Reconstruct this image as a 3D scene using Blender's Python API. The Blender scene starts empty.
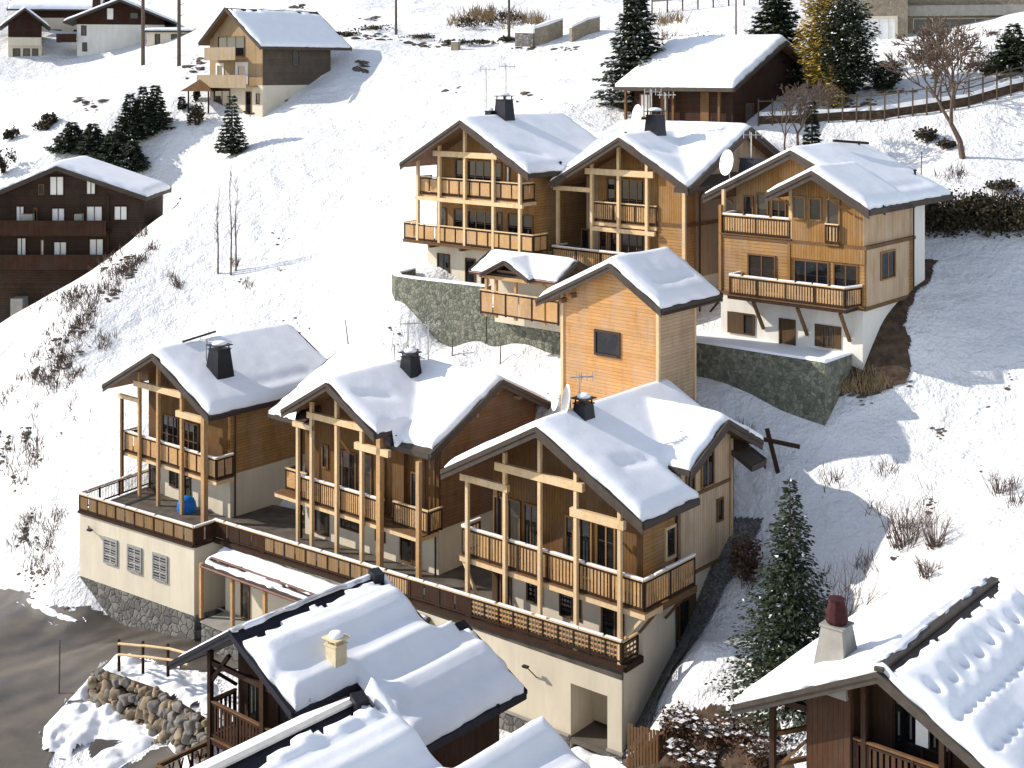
import bpy, math, random
import numpy as np
from mathutils import Vector
R = math.radians
rnd = random.Random(7)
SUNXY = (-.985, .15)
ZC, YH, FP = 30.0, 70.0, 1333.0
scene = bpy.context.scene
col = scene.collection
TH = math.atan2(-.6493, .7607)
CU, SU = math.cos(TH), math.sin(TH)

def at(px, py, Y):
    return ((px-512)/FP*Y, Y, ZC-(py-YH)/FP*Y)

# ------------------------------------------------------------ object helpers
def link(o, parent=None):
    col.objects.link(o)
    if parent is not None: o.parent = parent
    return o
def tag(o, label=None, cat=None, group=None, kind=None):
    if label: o['label'] = label
    if cat: o['category'] = cat
    if group: o['group'] = group
    if kind: o['kind'] = kind
    return o
def empty(name, loc, rz=0.0):
    o = bpy.data.objects.new(name, None); o.location = loc; o.rotation_euler = (0, 0, rz)
    o.empty_display_size = .5
    return link(o)
def children_of(o): return [c for c in bpy.data.objects if c.parent == o]
def copy_tree(o, parent=None):
    c = o.copy(); col.objects.link(c)
    if parent is not None: c.parent = parent
    for ch in children_of(o): copy_tree(ch, c)
    return c

class MB:
    def __init__(s, zb=0.0): s.v = []; s.f = []; s.m = []; s.mi = 0; s.zb = zb
    def add(s, vs, fs, mi=None):
        b = len(s.v); s.v += [tuple(p) for p in vs]
        for f in fs: s.f.append(tuple(i+b for i in f)); s.m.append(s.mi if mi is None else mi)
    def box(s, x0, x1, y0, y1, z0, z1):
        if x0 > x1: x0, x1 = x1, x0
        if y0 > y1: y0, y1 = y1, y0
        if z0 > z1: z0, z1 = z1, z0
        s.add([(x0,y0,z0),(x1,y0,z0),(x1,y1,z0),(x0,y1,z0),(x0,y0,z1),(x1,y0,z1),(x1,y1,z1),(x0,y1,z1)],
              [(0,3,2,1),(4,5,6,7),(0,1,5,4),(1,2,6,5),(2,3,7,6),(3,0,4,7)])
    def bar(s, p, q, w, h=None):
        h = h or w
        p = Vector(p); q = Vector(q); d = (q-p).normalized()
        up = Vector((0,0,1)) if abs(d.z) < .95 else Vector((0,1,0))
        a = d.cross(up).normalized()*(w/2); b = a.cross(d).normalized()*(h/2)
        vs = [p-a-b, p+a-b, p+a+b, p-a+b, q-a-b, q+a-b, q+a+b, q-a+b]
        s.add(vs, [(0,3,2,1),(4,5,6,7),(0,1,5,4),(1,2,6,5),(2,3,7,6),(3,0,4,7)][::1])
    def tube(s, p, q, r0, r1=None, n=6, cap=True):
        r1 = r0 if r1 is None else r1
        p = Vector(p); q = Vector(q); d = (q-p)
        if d.length < 1e-6: return
        d.normalize()
        up = Vector((0,0,1)) if abs(d.z) < .95 else Vector((0,1,0))
        a = d.cross(up).normalized(); b = a.cross(d).normalized()
        vs = []
        for c, r in ((p, r0), (q, r1)):
            for i in range(n):
                t = 2*math.pi*i/n; vs.append(c+a*(r*math.cos(t))+b*(r*math.sin(t)))
        fs = [(i, i+n, (i+1)%n+n, (i+1)%n) for i in range(n)]
        if cap: fs += [tuple(range(n)), tuple(range(2*n-1, n-1, -1))]
        s.add(vs, fs)
    def prism(s, poly, z0, z1):          # poly ccw in xy
        n = len(poly)
        vs = [(x, y, z0) for x, y in poly]+[(x, y, z1) for x, y in poly]
        s.add(vs, [tuple(range(n-1, -1, -1)), tuple(range(n, 2*n))]+[(i, (i+1)%n, (i+1)%n+n, i+n) for i in range(n)])
    def prof_y(s, poly, y0, y1):         # poly in xz, extruded along y
        n = len(poly)
        vs = [(x, y0, z) for x, z in poly]+[(x, y1, z) for x, z in poly]
        s.add(vs, [tuple(range(n)), tuple(range(2*n-1, n-1, -1))]+[((i+1)%n, i, i+n, (i+1)%n+n) for i in range(n)])
    def prof_x(s, poly, x0, x1):         # poly in yz, extruded along x
        n = len(poly)
        vs = [(x0, y, z) for y, z in poly]+[(x1, y, z) for y, z in poly]
        s.add(vs, [tuple(range(n-1, -1, -1)), tuple(range(n, 2*n))]+[(i, (i+1)%n, (i+1)%n+n, i+n) for i in range(n)])
    def lathe(s, c, prof, n=12, axis=None):
        c = Vector(c); ax = Vector(axis).normalized() if axis else Vector((0,0,1))
        up = Vector((0,1,0)) if abs(ax.z) > .9 else Vector((0,0,1))
        a = ax.cross(up).normalized(); b = ax.cross(a)
        vs = []
        for r, h in prof:
            for i in range(n):
                t = 2*math.pi*i/n; vs.append(c+ax*h+a*(r*math.cos(t))+b*(r*math.sin(t)))
        fs = []
        for k in range(len(prof)-1):
            for i in range(n): fs.append((k*n+i, k*n+(i+1)%n, (k+1)*n+(i+1)%n, (k+1)*n+i))
        s.add(vs, fs)
    def build(s, name, mats, parent=None, smooth=False):
        me = bpy.data.meshes.new(name)
        if not isinstance(mats, (list, tuple)): mats = [mats]
        vs = [(x, y, z-s.zb) for x, y, z in s.v]
        me.from_pydata(vs, [], s.f)
        for m in mats: me.materials.append(m)
        if len(mats) > 1: me.polygons.foreach_set('material_index', s.m)
        if smooth: me.polygons.foreach_set('use_smooth', [True]*len(s.f))
        me.update()
        import bmesh
        bm = bmesh.new(); bm.from_mesh(me); bmesh.ops.recalc_face_normals(bm, faces=bm.faces); bm.to_mesh(me); bm.free()
        o = bpy.data.objects.new(name, me)
        return link(o, parent)

def quads_obj(name, V, mats, parent=None, mi=None, smooth=False):
    """V: (n,4,3) array of quads -> fast mesh"""
    V = np.asarray(V, dtype=np.float32); n = len(V)
    me = bpy.data.meshes.new(name)
    me.vertices.add(n*4); me.vertices.foreach_set('co', V.reshape(-1))
    me.loops.add(n*4); me.loops.foreach_set('vertex_index', np.arange(n*4, dtype=np.int32))
    me.polygons.add(n); me.polygons.foreach_set('loop_start', np.arange(0, n*4, 4, dtype=np.int32))
    me.polygons.foreach_set('loop_total', np.full(n, 4, dtype=np.int32))
    if not isinstance(mats, (list, tuple)): mats = [mats]
    for m in mats: me.materials.append(m)
    if mi is not None: me.polygons.foreach_set('material_index', np.asarray(mi, dtype=np.int32))
    me.update(calc_edges=True); me.validate()
    return link(bpy.data.objects.new(name, me), parent)

# ------------------------------------------------------------ materials
def new_mat(name):
    m = bpy.data.materials.new(name); m.use_nodes = True
    nt = m.node_tree; b = nt.nodes['Principled BSDF']
    return m, nt, b
def N(nt, t, **k):
    n = nt.nodes.new(t)
    for a, v in k.items():
        if a.startswith('i_'): n.inputs[a[2:].replace('_', ' ')].default_value = v
        else: setattr(n, a, v)
    return n
def ramp(nt, fac, stops):
    r = nt.nodes.new('ShaderNodeValToRGB'); nt.links.new(fac, r.inputs[0])
    e = r.color_ramp.elements
    while len(e) < len(stops): e.new(.5)
    for i, (p, c) in enumerate(stops):
        e[i].position = p; e[i].color = (*c, 1) if len(c) == 3 else c
    return r
def mixc(nt, fac, a, b, mode='MIX'):
    m = nt.nodes.new('ShaderNodeMix'); m.data_type = 'RGBA'; m.blend_type = mode
    for s, v in ((m.inputs[0], fac), (m.inputs[6], a), (m.inputs[7], b)):
        if isinstance(v, (int, float)): s.default_value = v
        elif isinstance(v, tuple): s.default_value = (*v, 1) if len(v) == 3 else v
        else: nt.links.new(v, s)
    return m.outputs[2]
def math_n(nt, op, a, b=None, c=None):
    m = nt.nodes.new('ShaderNodeMath'); m.operation = op
    for s, v in zip(m.inputs, (a, b, c)):
        if v is None: continue
        if isinstance(v, (int, float)): s.default_value = v
        else: nt.links.new(v, s)
    return m.outputs[0]
def noise(nt, vec, scale, detail=4, rough=.55):
    n = nt.nodes.new('ShaderNodeTexNoise'); n.inputs['Scale'].default_value = scale
    n.inputs['Detail'].default_value = detail; n.inputs['Roughness'].default_value = rough
    if vec is not None: nt.links.new(vec, n.inputs['Vector'])
    return n.outputs[0]
def bump(nt, b, h, strength=.3, dist=.05):
    n = nt.nodes.new('ShaderNodeBump'); n.inputs['Strength'].default_value = strength; n.inputs['Distance'].default_value = dist
    nt.links.new(h, n.inputs['Height']); nt.links.new(n.outputs[0], b.inputs['Normal'])
def mapping(nt, scale=(1,1,1), loc=(0,0,0), rot=(0,0,0)):
    tc = nt.nodes.new('ShaderNodeTexCoord'); mp = nt.nodes.new('ShaderNodeMapping')
    mp.inputs['Scale'].default_value = scale; mp.inputs['Location'].default_value = loc; mp.inputs['Rotation'].default_value = rot
    nt.links.new(tc.outputs['Object'], mp.inputs[0]); return mp.outputs[0]

def wood(name, c0, c1, dark, board=.16, dirn='z', rough=.7, groove=.10, spec=.08, grain=1.0):
    """board cladding: dirn 'z' = horizontal boards, 'h' = vertical boards, None = beam"""
    m, nt, b = new_mat(name)
    tc = nt.nodes.new('ShaderNodeTexCoord'); sp = nt.nodes.new('ShaderNodeSeparateXYZ'); nt.links.new(tc.outputs['Object'], sp.inputs[0])
    hsum = math_n(nt, 'ADD', sp.outputs[0], sp.outputs[1])
    if dirn == 'z':
        co = math_n(nt, 'DIVIDE', sp.outputs[2], board); gv = mapping(nt, (1.2, 1.2, 14))
    elif dirn == 'h':
        co = math_n(nt, 'DIVIDE', hsum, board); gv = mapping(nt, (14, 14, 1.0))
    else:
        co = None; gv = mapping(nt, (4, 4, 4))
    nz = noise(nt, gv, 1.6*grain, 5, .6)
    blot = noise(nt, mapping(nt, (1,1,1)), .7, 3)
    mixv = math_n(nt, 'ADD', math_n(nt, 'MULTIPLY', nz, .6), math_n(nt, 'MULTIPLY', blot, .4))
    base = ramp(nt, mixv, [(.32, c0), (.66, c1)]).outputs[0]
    if co is not None:
        fl = math_n(nt, 'FLOOR', co); wn = nt.nodes.new('ShaderNodeTexWhiteNoise'); wn.noise_dimensions = '1D'
        nt.links.new(fl, wn.inputs['W'])
        base = mixc(nt, math_n(nt, 'MULTIPLY', wn.outputs[0], .35), base, tuple(x*.62 for x in c0))
        fr = math_n(nt, 'FRACT', co)
        edge = math_n(nt, 'LESS_THAN', fr, groove)
        base = mixc(nt, math_n(nt, 'MULTIPLY', edge, .8), base, dark)
        bump(nt, b, math_n(nt, 'SUBTRACT', nz, math_n(nt, 'MULTIPLY', edge, 1.0)), .5, .02)
    else:
        bump(nt, b, nz, .3, .01)
    wz = noise(nt, mapping(nt, (1.5,1.5,.25)), 1.1, 6, .65); wf = ramp(nt, wz, [(.50, (0,0,0)), (.72, (1,1,1))]).outputs[0]
    base = mixc(nt, math_n(nt, 'MULTIPLY', wf, .5), base, tuple(x*.42+.012 for x in c0))
    gf = ramp(nt, noise(nt, mapping(nt, (.9,.9,.5), (5,3,1)), .8, 7, .7), [(.44, (0,0,0)), (.66, (1,1,1))]).outputs[0]; lu = sum(c1)/3
    base = mixc(nt, math_n(nt, 'MULTIPLY', gf, .38), base, (lu*1.02+.01, lu*.9+.008, lu*.76+.006))
    nt.links.new(base, b.inputs['Base Color'])
    b.inputs['Roughness'].default_value = rough; b.inputs['Specular IOR Level'].default_value = spec
    return m
def plain(name, c, rough=.6, metal=0, var=.15, scale=3, bmp=.1, spec=.15):
    m, nt, b = new_mat(name)
    v = noise(nt, mapping(nt), scale, 5)
    nt.links.new(ramp(nt, v, [(.3, tuple(x*(1-var) for x in c)), (.7, tuple(min(1, x*(1+var)) for x in c))]).outputs[0], b.inputs['Base Color'])
    b.inputs['Roughness'].default_value = rough; b.inputs['Metallic'].default_value = metal; b.inputs['Specular IOR Level'].default_value = spec
    if bmp: bump(nt, b, noise(nt, mapping(nt), scale*6, 4), bmp, .02)
    return m
def plaster(name, c):
    m, nt, b = new_mat(name)
    a = noise(nt, mapping(nt, (1, 1, .35)), .9, 5, .6); f = noise(nt, mapping(nt), 25, 4)
    st = noise(nt, mapping(nt, (2.5, 2.5, .18)), 1.6, 4, .6)
    base = ramp(nt, a, [(.3, tuple(x*.86 for x in c)), (.62, c)]).outputs[0]
    stf = ramp(nt, st, [(.55, (0,0,0)), (.75, (1,1,1))]).outputs[0]
    base = mixc(nt, math_n(nt, 'MULTIPLY', stf, .30), base, tuple(x*.62 for x in c))
    nt.links.new(base, b.inputs['Base Color']); b.inputs['Roughness'].default_value = .85; b.inputs['Specular IOR Level'].default_value = .2
    bump(nt, b, f, .25, .01); return m
def stone(name, cols, scale=1.6, mortar=(.12,.11,.09), gap=.035, squash=1.0):
    m, nt, b = new_mat(name)
    mp = mapping(nt, (scale, scale, scale*squash))
    wv = nt.nodes.new('ShaderNodeTexNoise'); wv.inputs['Scale'].default_value = 1.5; nt.links.new(mp, wv.inputs['Vector'])
    ad = nt.nodes.new('ShaderNodeMixRGB') if False else None
    vm = nt.nodes.new('ShaderNodeVectorMath'); vm.operation = 'MULTIPLY_ADD'
    nt.links.new(wv.outputs['Color'], vm.inputs[0]); vm.inputs[1].default_value = (.5,.5,.5); nt.links.new(mp, vm.inputs[2])
    v1 = nt.nodes.new('ShaderNodeTexVoronoi'); v1.inputs['Scale'].default_value = 1; nt.links.new(vm.outputs[0], v1.inputs['Vector'])
    v2 = nt.nodes.new('ShaderNodeTexVoronoi'); v2.feature = 'DISTANCE_TO_EDGE'; v2.inputs['Scale'].default_value = 1; nt.links.new(vm.outputs[0], v2.inputs['Vector'])
    sx = nt.nodes.new('ShaderNodeSeparateXYZ'); nt.links.new(v1.outputs['Color'], sx.inputs[0])
    c = ramp(nt, sx.outputs[0], [(i/(len(cols)-1), k) for i, k in enumerate(cols)])
    nz = noise(nt, mapping(nt), 5, 6, .7)
    base = mixc(nt, math_n(nt, 'MULTIPLY', nz, .7), c.outputs[0], tuple(x*.45 for x in cols[0]))
    e = ramp(nt, v2.outputs[0], [(gap*.4, (1,1,1)), (gap*2, (0,0,0))])
    base = mixc(nt, math_n(nt, 'MULTIPLY', e.outputs[0], .75), base, mortar)
    nt.links.new(base, b.inputs['Base Color']); b.inputs['Roughness'].default_value = .9; b.inputs['Specular IOR Level'].default_value = .2
    bump(nt, b, math_n(nt, 'ADD', math_n(nt, 'MINIMUM', v2.outputs[0], .15), math_n(nt, 'MULTIPLY', nz, .1)), .9, .25)
    return m
def snow_mat(name, scale=1.0, rough=.62, tint=(.84,.845,.865), dirt=0.0, bst=.22, bdi=.15):
    m, nt, b = new_mat(name)
    tc = nt.nodes.new('ShaderNodeTexCoord')
    n1 = nt.nodes.new('ShaderNodeTexNoise'); n1.inputs['Scale'].default_value = .9*scale; n1.inputs['Detail'].default_value = 8; n1.inputs['Roughness'].default_value = .6
    n2 = nt.nodes.new('ShaderNodeTexNoise'); n2.inputs['Scale'].default_value = 9*scale; n2.inputs['Detail'].default_value = 5
    for n in (n1, n2): nt.links.new(tc.outputs['Object'], n.inputs['Vector'])
    base = ramp(nt, n1.outputs[0], [(.35, tuple(x*.95 for x in tint)), (.6, tint)]).outputs[0]
    if dirt:
        d = nt.nodes.new('ShaderNodeTexNoise'); d.inputs['Scale'].default_value = 1.9; d.inputs['Detail'].default_value = 10; d.inputs['Roughness'].default_value = .75
        nt.links.new(tc.outputs['Object'], d.inputs['Vector'])
        big = nt.nodes.new('ShaderNodeTexNoise'); big.inputs['Scale'].default_value = .06; big.inputs['Detail'].default_value = 3
        nt.links.new(tc.outputs['Object'], big.inputs['Vector'])
        s = math_n(nt, 'ADD', d.outputs[0], math_n(nt, 'MULTIPLY', big.outputs[0], .35))
        f = ramp(nt, s, [(.93, (0,0,0)), (.96, (1,1,1))]).outputs[0]
        base = mixc(nt, math_n(nt, 'MULTIPLY', f, dirt), base, (.16,.12,.09))
    nt.links.new(base, b.inputs['Base Color'])
    b.inputs['Roughness'].default_value = rough; b.inputs['Specular IOR Level'].default_value = .25
    h = math_n(nt, 'ADD', n1.outputs[0], math_n(nt, 'MULTIPLY', n2.outputs[0], .15))
    bump(nt, b, h, bst, bdi/scale)
    return m
M = {}
M['snow'] = snow_mat('roof_snow', 1.0)
M['ground_snow'] = snow_mat('ground_snow', .55, dirt=.75, tint=(.79,.785,.785), bst=1.0, bdi=.45)
M['wood_h'] = wood('honey_boards_horizontal', (.29,.150,.052), (.44,.255,.105), (.08,.032,.009), .19, 'z')
M['wood_l'] = wood('olive_brown_boards', (.105,.048,.014), (.205,.104,.033), (.04,.018,.006), .18, 'h')  # olive brown wood, coloured darker still for the depth shadow behind balconies
M['wood_w'] = wood('weathered_honey_panels', (.20,.115,.045), (.32,.195,.085), (.07,.035,.015), .2, 'h')
M['wood_v'] = wood('honey_boards_vertical', (.24,.118,.036), (.38,.205,.070), (.07,.028,.008), .17, 'h')
M['wood_pale'] = wood('pale_boards_vertical', (.44,.30,.18), (.58,.43,.28), (.14,.08,.04), .17, 'h')
M['wood_pale_h'] = wood('pale_boards_horizontal', (.42,.28,.165), (.56,.40,.25), (.14,.08,.04), .19, 'z')
M['beam'] = wood('pale_larch_beam', (.55,.37,.19), (.70,.51,.29), (.2,.1,.04), dirn=None)
M['beam_d'] = wood('weathered_brown_beam', (.11,.055,.023), (.19,.10,.043), (.08,.04,.02), dirn=None)
M['slat'] = wood('honey_slats', (.36,.20,.08), (.54,.33,.15), (.10,.045,.015), dirn=None)
M['fascia'] = wood('grey_brown_fascia', (.050,.039,.033), (.085,.066,.054), (.03,.02,.02), dirn=None, rough=.55)
M['soffit'] = wood('soffit_boards', (.17,.085,.033), (.26,.14,.06), (.06,.03,.012), .15, 'h')
M['dark_h'] = wood('dark_brown_logs', (.030,.012,.007), (.060,.026,.015), (.012,.006,.004), .22, 'z')
M['dark_v'] = wood('dark_brown_boards', (.032,.014,.008), (.065,.030,.017), (.014,.007,.004), .2, 'h')
M['grey_h'] = wood('grey_brown_boards', (.075,.055,.042), (.12,.092,.068), (.04,.03,.02), .22, 'z')
M['tan_v'] = wood('tan_boards', (.30,.20,.10), (.40,.28,.15), (.1,.06,.03), .2, 'h')
M['dark_beam'] = wood('dark_stained_beam', (.028,.014,.009), (.055,.028,.017), (.02,.01,.01), dirn=None)
M['shutter'] = wood('brown_shutter_boards', (.075,.043,.020), (.13,.075,.036), (.05,.025,.012), .11, 'h')
M['plaster'] = plaster('cream_render', (.62,.55,.43))
M['plaster_w'] = plaster('white_render', (.70,.67,.61))
M['stone_u'] = stone('grey_green_rubble', [(.12,.13,.10),(.22,.22,.17),(.33,.32,.26),(.17,.19,.14)], 3.7, (.09,.09,.065), gap=.03)
M['stone_p'] = stone('dark_rubble_plinth', [(.11,.105,.10),(.20,.19,.175),(.28,.265,.24),(.15,.14,.13)], 2.2, (.05,.045,.04))
M['stone_b'] = stone('tan_rubble', [(.30,.25,.18),(.36,.30,.22),(.25,.21,.16)], 2.2, (.20,.17,.12))
M['gravel'] = stone('drain_gravel', [(.10,.10,.10),(.26,.25,.24),(.18,.17,.16)], 5, (.04,.04,.04))
M['metal_d'] = plain('dark_sheet_metal', (.022,.022,.027), .4, .3, .2)
M['metal_g'] = plain('galvanised_metal', (.40,.40,.40), .4, .8, .1)
M['gutter'] = plain('brown_gutter', (.06,.04,.035), .4, .4)
M['copper'] = plain('red_brown_metal', (.13,.06,.045), .45, .1, .2)
M['dish'] = plain('white_painted_metal', (.78,.78,.76), .4, 0, .04)
M['concrete'] = plain('concrete', (.27,.255,.225), .9, 0, .15, 2)
M['deck'] = plain('damp_dark_decking', (.10,.085,.07), .6, 0, .4, 1.2)
M['concrete_y'] = plain('cream_block', (.62,.52,.34), .9, 0, .12, 4)
M['brick'] = plain('dark_red_cowl', (.045,.014,.013), .8, 0, .3, 6)
M['curtain'] = plain('white_curtain', (.75,.74,.72), .9, 0, .05)
M['blue'] = plain('blue_tarpaulin', (.015,.16,.52), .35, 0, .1, 2, .2)
M['pole'] = plain('weathered_pole', (.10,.075,.055), .85, 0, .3)
M['bark'] = plain('grey_brown_bark', (.12,.085,.065), .9, 0, .35, 8, .5)
M['bark_l'] = plain('pale_bark', (.32,.25,.20), .9, 0, .3, 8, .3)
M['twig'] = plain('grey_brown_twigs', (.115,.078,.062), .9, 0, .3)
M['earth'] = plain('bare_earth', (.075,.050,.034), .95, 0, .5, 2.5, .8)
M['rock'] = plain('brown_rock', (.11,.088,.068), .9, 0, .5, 3, .7)
M['grass_dry'] = plain('dry_grass', (.26,.18,.10), .95, 0, .4)
M['boulder'] = plain('tan_boulder', (.22,.17,.115), .9, 0, .5, 1.6, .8)
M['boulder2'] = plain('grey_boulder', (.17,.155,.14), .9, 0, .45, 1.8, .8)

def glass(name, tint=(.012,.014,.018), rough=.03, blot=.0):
    m, nt, b = new_mat(name)
    if blot:
        v = noise(nt, mapping(nt, (1.3,1.3,1.0), (3,1,2)), 1.4, 3)
        nt.links.new(ramp(nt, v, [(.46, tint), (.60, (blot, blot, blot*.97))]).outputs[0], b.inputs['Base Color'])
    else: b.inputs['Base Color'].default_value = (*tint, 1)
    if blot:
        oi = nt.nodes.new('ShaderNodeObjectInfo'); f = ramp(nt, oi.outputs['Random'], [(.55, (0,0,0)), (.8, (1,1,1))]).outputs[0]
        src = b.inputs['Base Color'].links[0].from_socket
        nt.links.new(mixc(nt, math_n(nt, 'MULTIPLY', f, .4), src, (.11,.09,.07)), b.inputs['Base Color'])
    b.inputs['Roughness'].default_value = rough; b.inputs['Specular IOR Level'].default_value = .5
    return m
M['glass'] = glass('dark_window_glass', tint=(.006,.007,.009), blot=.016)
M['glass_b'] = glass('painted_reflection_glass', (.80,.77,.71), .25)  # pale base colour paints in the reflection of sunlit snow

def leaf(name, c0, c1, rough=.7):
    m, nt, b = new_mat(name)
    g = nt.nodes.new('ShaderNodeNewGeometry')
    r = ramp(nt, g.outputs['Random Per Island'], [(0, c0), (1, c1)])
    nt.links.new(r.outputs[0], b.inputs['Base Color']); b.inputs['Roughness'].default_value = rough; b.inputs['Specular IOR Level'].default_value = .25
    return m
M['needle'] = leaf('spruce_needles', (.010,.017,.009), (.042,.056,.026))
M['needle_y'] = leaf('golden_cypress', (.20,.14,.025), (.42,.30,.05))
M['needle_d'] = leaf('dark_conifer', (.016,.024,.014), (.05,.06,.032))
M['hedge'] = leaf('winter_hedge', (.018,.018,.010), (.065,.050,.024))
M['hedge_r'] = leaf('brown_hedge', (.045,.025,.015), (.14,.075,.045))

def road_mat():
    m, nt, b = new_mat('wet_gritted_asphalt')
    a = noise(nt, mapping(nt, (1,1.6,1), rot=(0,0,.5)), .16, 6, .6); f = noise(nt, mapping(nt), 3, 8, .7)
    w = nt.nodes.new('ShaderNodeTexWave'); w.inputs['Scale'].default_value = .16; w.inputs['Distortion'].default_value = 5; w.inputs['Detail'].default_value = 3
    nt.links.new(mapping(nt, rot=(0,0,.9)), w.inputs['Vector'])
    s = math_n(nt, 'ADD', math_n(nt, 'MULTIPLY', a, .91), math_n(nt, 'MULTIPLY', w.outputs[0], .09))
    c = ramp(nt, s, [(.34, (.050,.042,.034)), (.50, (.10,.083,.066)), (.66, (.16,.135,.108))]).outputs[0]
    c = mixc(nt, math_n(nt, 'MULTIPLY', f, .5), c, (.06,.05,.04))
    nt.links.new(c, b.inputs['Base Color'])
    nt.links.new(ramp(nt, s, [(.36, (.35,.35,.35)), (.6, (.85,.85,.85))]).outputs[0], b.inputs['Roughness'])
    bump(nt, b, f, .3, .03); return m
M['road'] = road_mat()

# ------------------------------------------------------------ terrain
CP = []
def cp(X, Y, z): CP.append((X, Y, z))
def cpp(px, py, Y): CP.append(at(px, py, Y))
for p in [(-40,60,-5.4),(-30,64,-5.2),(-24,67,-5.3),(-40,75,-4.8),(-34,80,-4.5),(-28.2,82.5,-4.0),(-19,76.5,-3.3),(-24,78.5,-3.8),(-12,71,-3.3),(-26,73,-4.3),
          (0,59,-2.7),(5.2,60,-1.9),(8,58,-.2),(3.6,64.3,-2.6),(2.8,62,-1.8),(-30,50,-6),(-10,50,-5),(0,45,-3.5),(10,45,1),(15,50,4.5),(-60,40,-8),(-70,60,-7),(-60,75,-6),(-18,69,-4.6),
          (22,45,7),(30,58,11),(40,45,11),(0,25,-5),(-40,25,-9),(40,20,8),(12,40,3.5),(17,35,4),
          # flat under terrace / L houses
          (-24,83.3,-3.5),(-21,81.3,-3.4),(-18,80,-3.2),(-14,77.6,-3),(-9,73.5,-2.8),(-4,69.5,-2.4),(1,65.5,-2.0),(-19,86.5,1.6),(-13,84.5,1.7),(-8,80,1.8),(-1.5,75,2.0),(3.5,70.5,2.2),(-23,88.5,1.4),
          (-27.6,86,.6),(-26.2,92,4.6),(-18,94,8.3),(-11,90,9.0),(-2.5,84.5,10.3),(-6,86.5,10.6),(4.5,75.0,10.0),(6.5,72.5,8.6),(10.8,73.5,11.2),
          (10.9,66.2,5.6),(7.7,63.3,1.9),(10.2,62.5,3.2),(13.2,68,7.2),
          # U platform
          (-4,91,13.6),(1,87,13.5),(5,84.5,13.4),(10,82,13.3),(12,80,13.0),(13,76,12.8),(17,74,12.8),(8.6,113,25.3),(12,107,24.6),(18,103.5,24.4),(22,101,23.2),(30,104,26),(6,93,16.5),(-6,95,16.0),(12,90,17.2),(-9.5,93,14.2),
          (18,82,17.2),(20,86,19.0),(-3.4,85.9,12.5),(-5.7,87.7,12.7),(0,83.6,12.2),(2.9,81,11.9),(-8.8,89.6,13.6),(9.5,76,12.0),(13,72.7,10.6),(16.8,70.2,10.3),(21,73.8,14.6),(24,77.5,16.8),
          ]: cp(*p)
for p in [(0,580,88.9),(0,500,97),(0,400,105),(0,330,112),(100,270,116),(175,212,121),(60,560,88),(60,450,95),(60,350,104),(120,350,104),(150,300,109),
          (200,250,115),(300,300,106),(330,332,101),(450,352,88.5),(540,372,82),(350,200,118),(450,100,136),(390,240,106),(230,155,135),(300,120,141),(263,108,149),
          (332,60,158),(400,50,160),(500,40,160),(600,45,150),(560,122,114),(610,108,116),(640,130,103),(735,130,102),(500,0,212),(300,-8,235),(0,130,160),(100,135,150),
          (60,62,236),(150,48,232),(200,60,200),(820,640,60),(760,640,61),(800,500,68),(850,450,69.5),(900,400,72),(950,300,78),(1000,450,67),(950,550,59),(1020,600,54),
          (930,240,84),(1015,232,83),(880,265,81),(900,165,100),(1020,152,98),(963,157,97.5),(800,116,107),(900,108,105),(1020,86,104),(900,66,118),(850,42,138),(1020,22,128),(790,150,102),(700,20,150),
          (640,12,162),(750,0,190),(1024,-5,200),(0,45,240),(870,190,92),(700,640,60.5),(745,560,66.5)]: cpp(*p)
cp(-45,126,6.5); cp(-55,125,4.5); cp(-38,138,13); cp(-60,140,12)
for X in (-140,-70,0,70,140):
    cp(X,300,60); cp(X,420,115)
cp(-120,200,28); cp(-120,120,2); cp(-110,70,-10); cp(80,60,22); cp(80,100,34); cp(90,160,44); cp(80,210,46)
P = np.array(CP); S = 60.0
def tps_fit(P):
    n = len(P); xy = P[:, :2]/S
    d = np.linalg.norm(xy[:, None]-xy[None], axis=2); K = np.where(d > 0, d*d*np.log(d+1e-12), 0)+np.eye(n)*2e-4
    Q = np.hstack([np.ones((n,1)), xy]); A = np.zeros((n+3, n+3)); A[:n,:n] = K; A[:n,n:] = Q; A[n:,:n] = Q.T
    b = np.zeros(n+3); b[:n] = P[:, 2]; return np.linalg.solve(A, b)
W = tps_fit(P)
def gz0(X, Y):
    X = np.atleast_1d(np.asarray(X, float)).ravel(); Y = np.atleast_1d(np.asarray(Y, float)).ravel()
    out = np.empty(len(X)); xy = P[:, :2]/S
    for i in range(0, len(X), 20000):
        q = np.stack([X[i:i+20000], Y[i:i+20000]], 1)/S
        d2 = ((q[:, None]-xy[None])**2).sum(2)
        K = np.where(d2 > 0, .5*d2*np.log(d2+1e-12), 0)
        out[i:i+20000] = K@W[:len(P)]+W[len(P)]+q@W[len(P)+1:]
    return out
_gx = np.arange(-330, 331, 1.25); _gy = np.arange(-45, 610, 1.25)
_GX, _GY = np.meshgrid(_gx, _gy); _GZ = gz0(_GX.ravel(), _GY.ravel()).reshape(_GX.shape)
def gz0(X, Y):
    X = np.atleast_1d(np.asarray(X, float)).ravel(); Y = np.atleast_1d(np.asarray(Y, float)).ravel()
    a = np.clip((X+330)/1.25, 0, len(_gx)-1.001); b = np.clip((Y+45)/1.25, 0, len(_gy)-1.001)
    i = a.astype(int); j = b.astype(int); fx = a-i; fy = b-j
    return (_GZ[j, i]*(1-fx)+_GZ[j, i+1]*fx)*(1-fy)+(_GZ[j+1, i]*(1-fx)+_GZ[j+1, i+1]*fx)*fy
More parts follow.
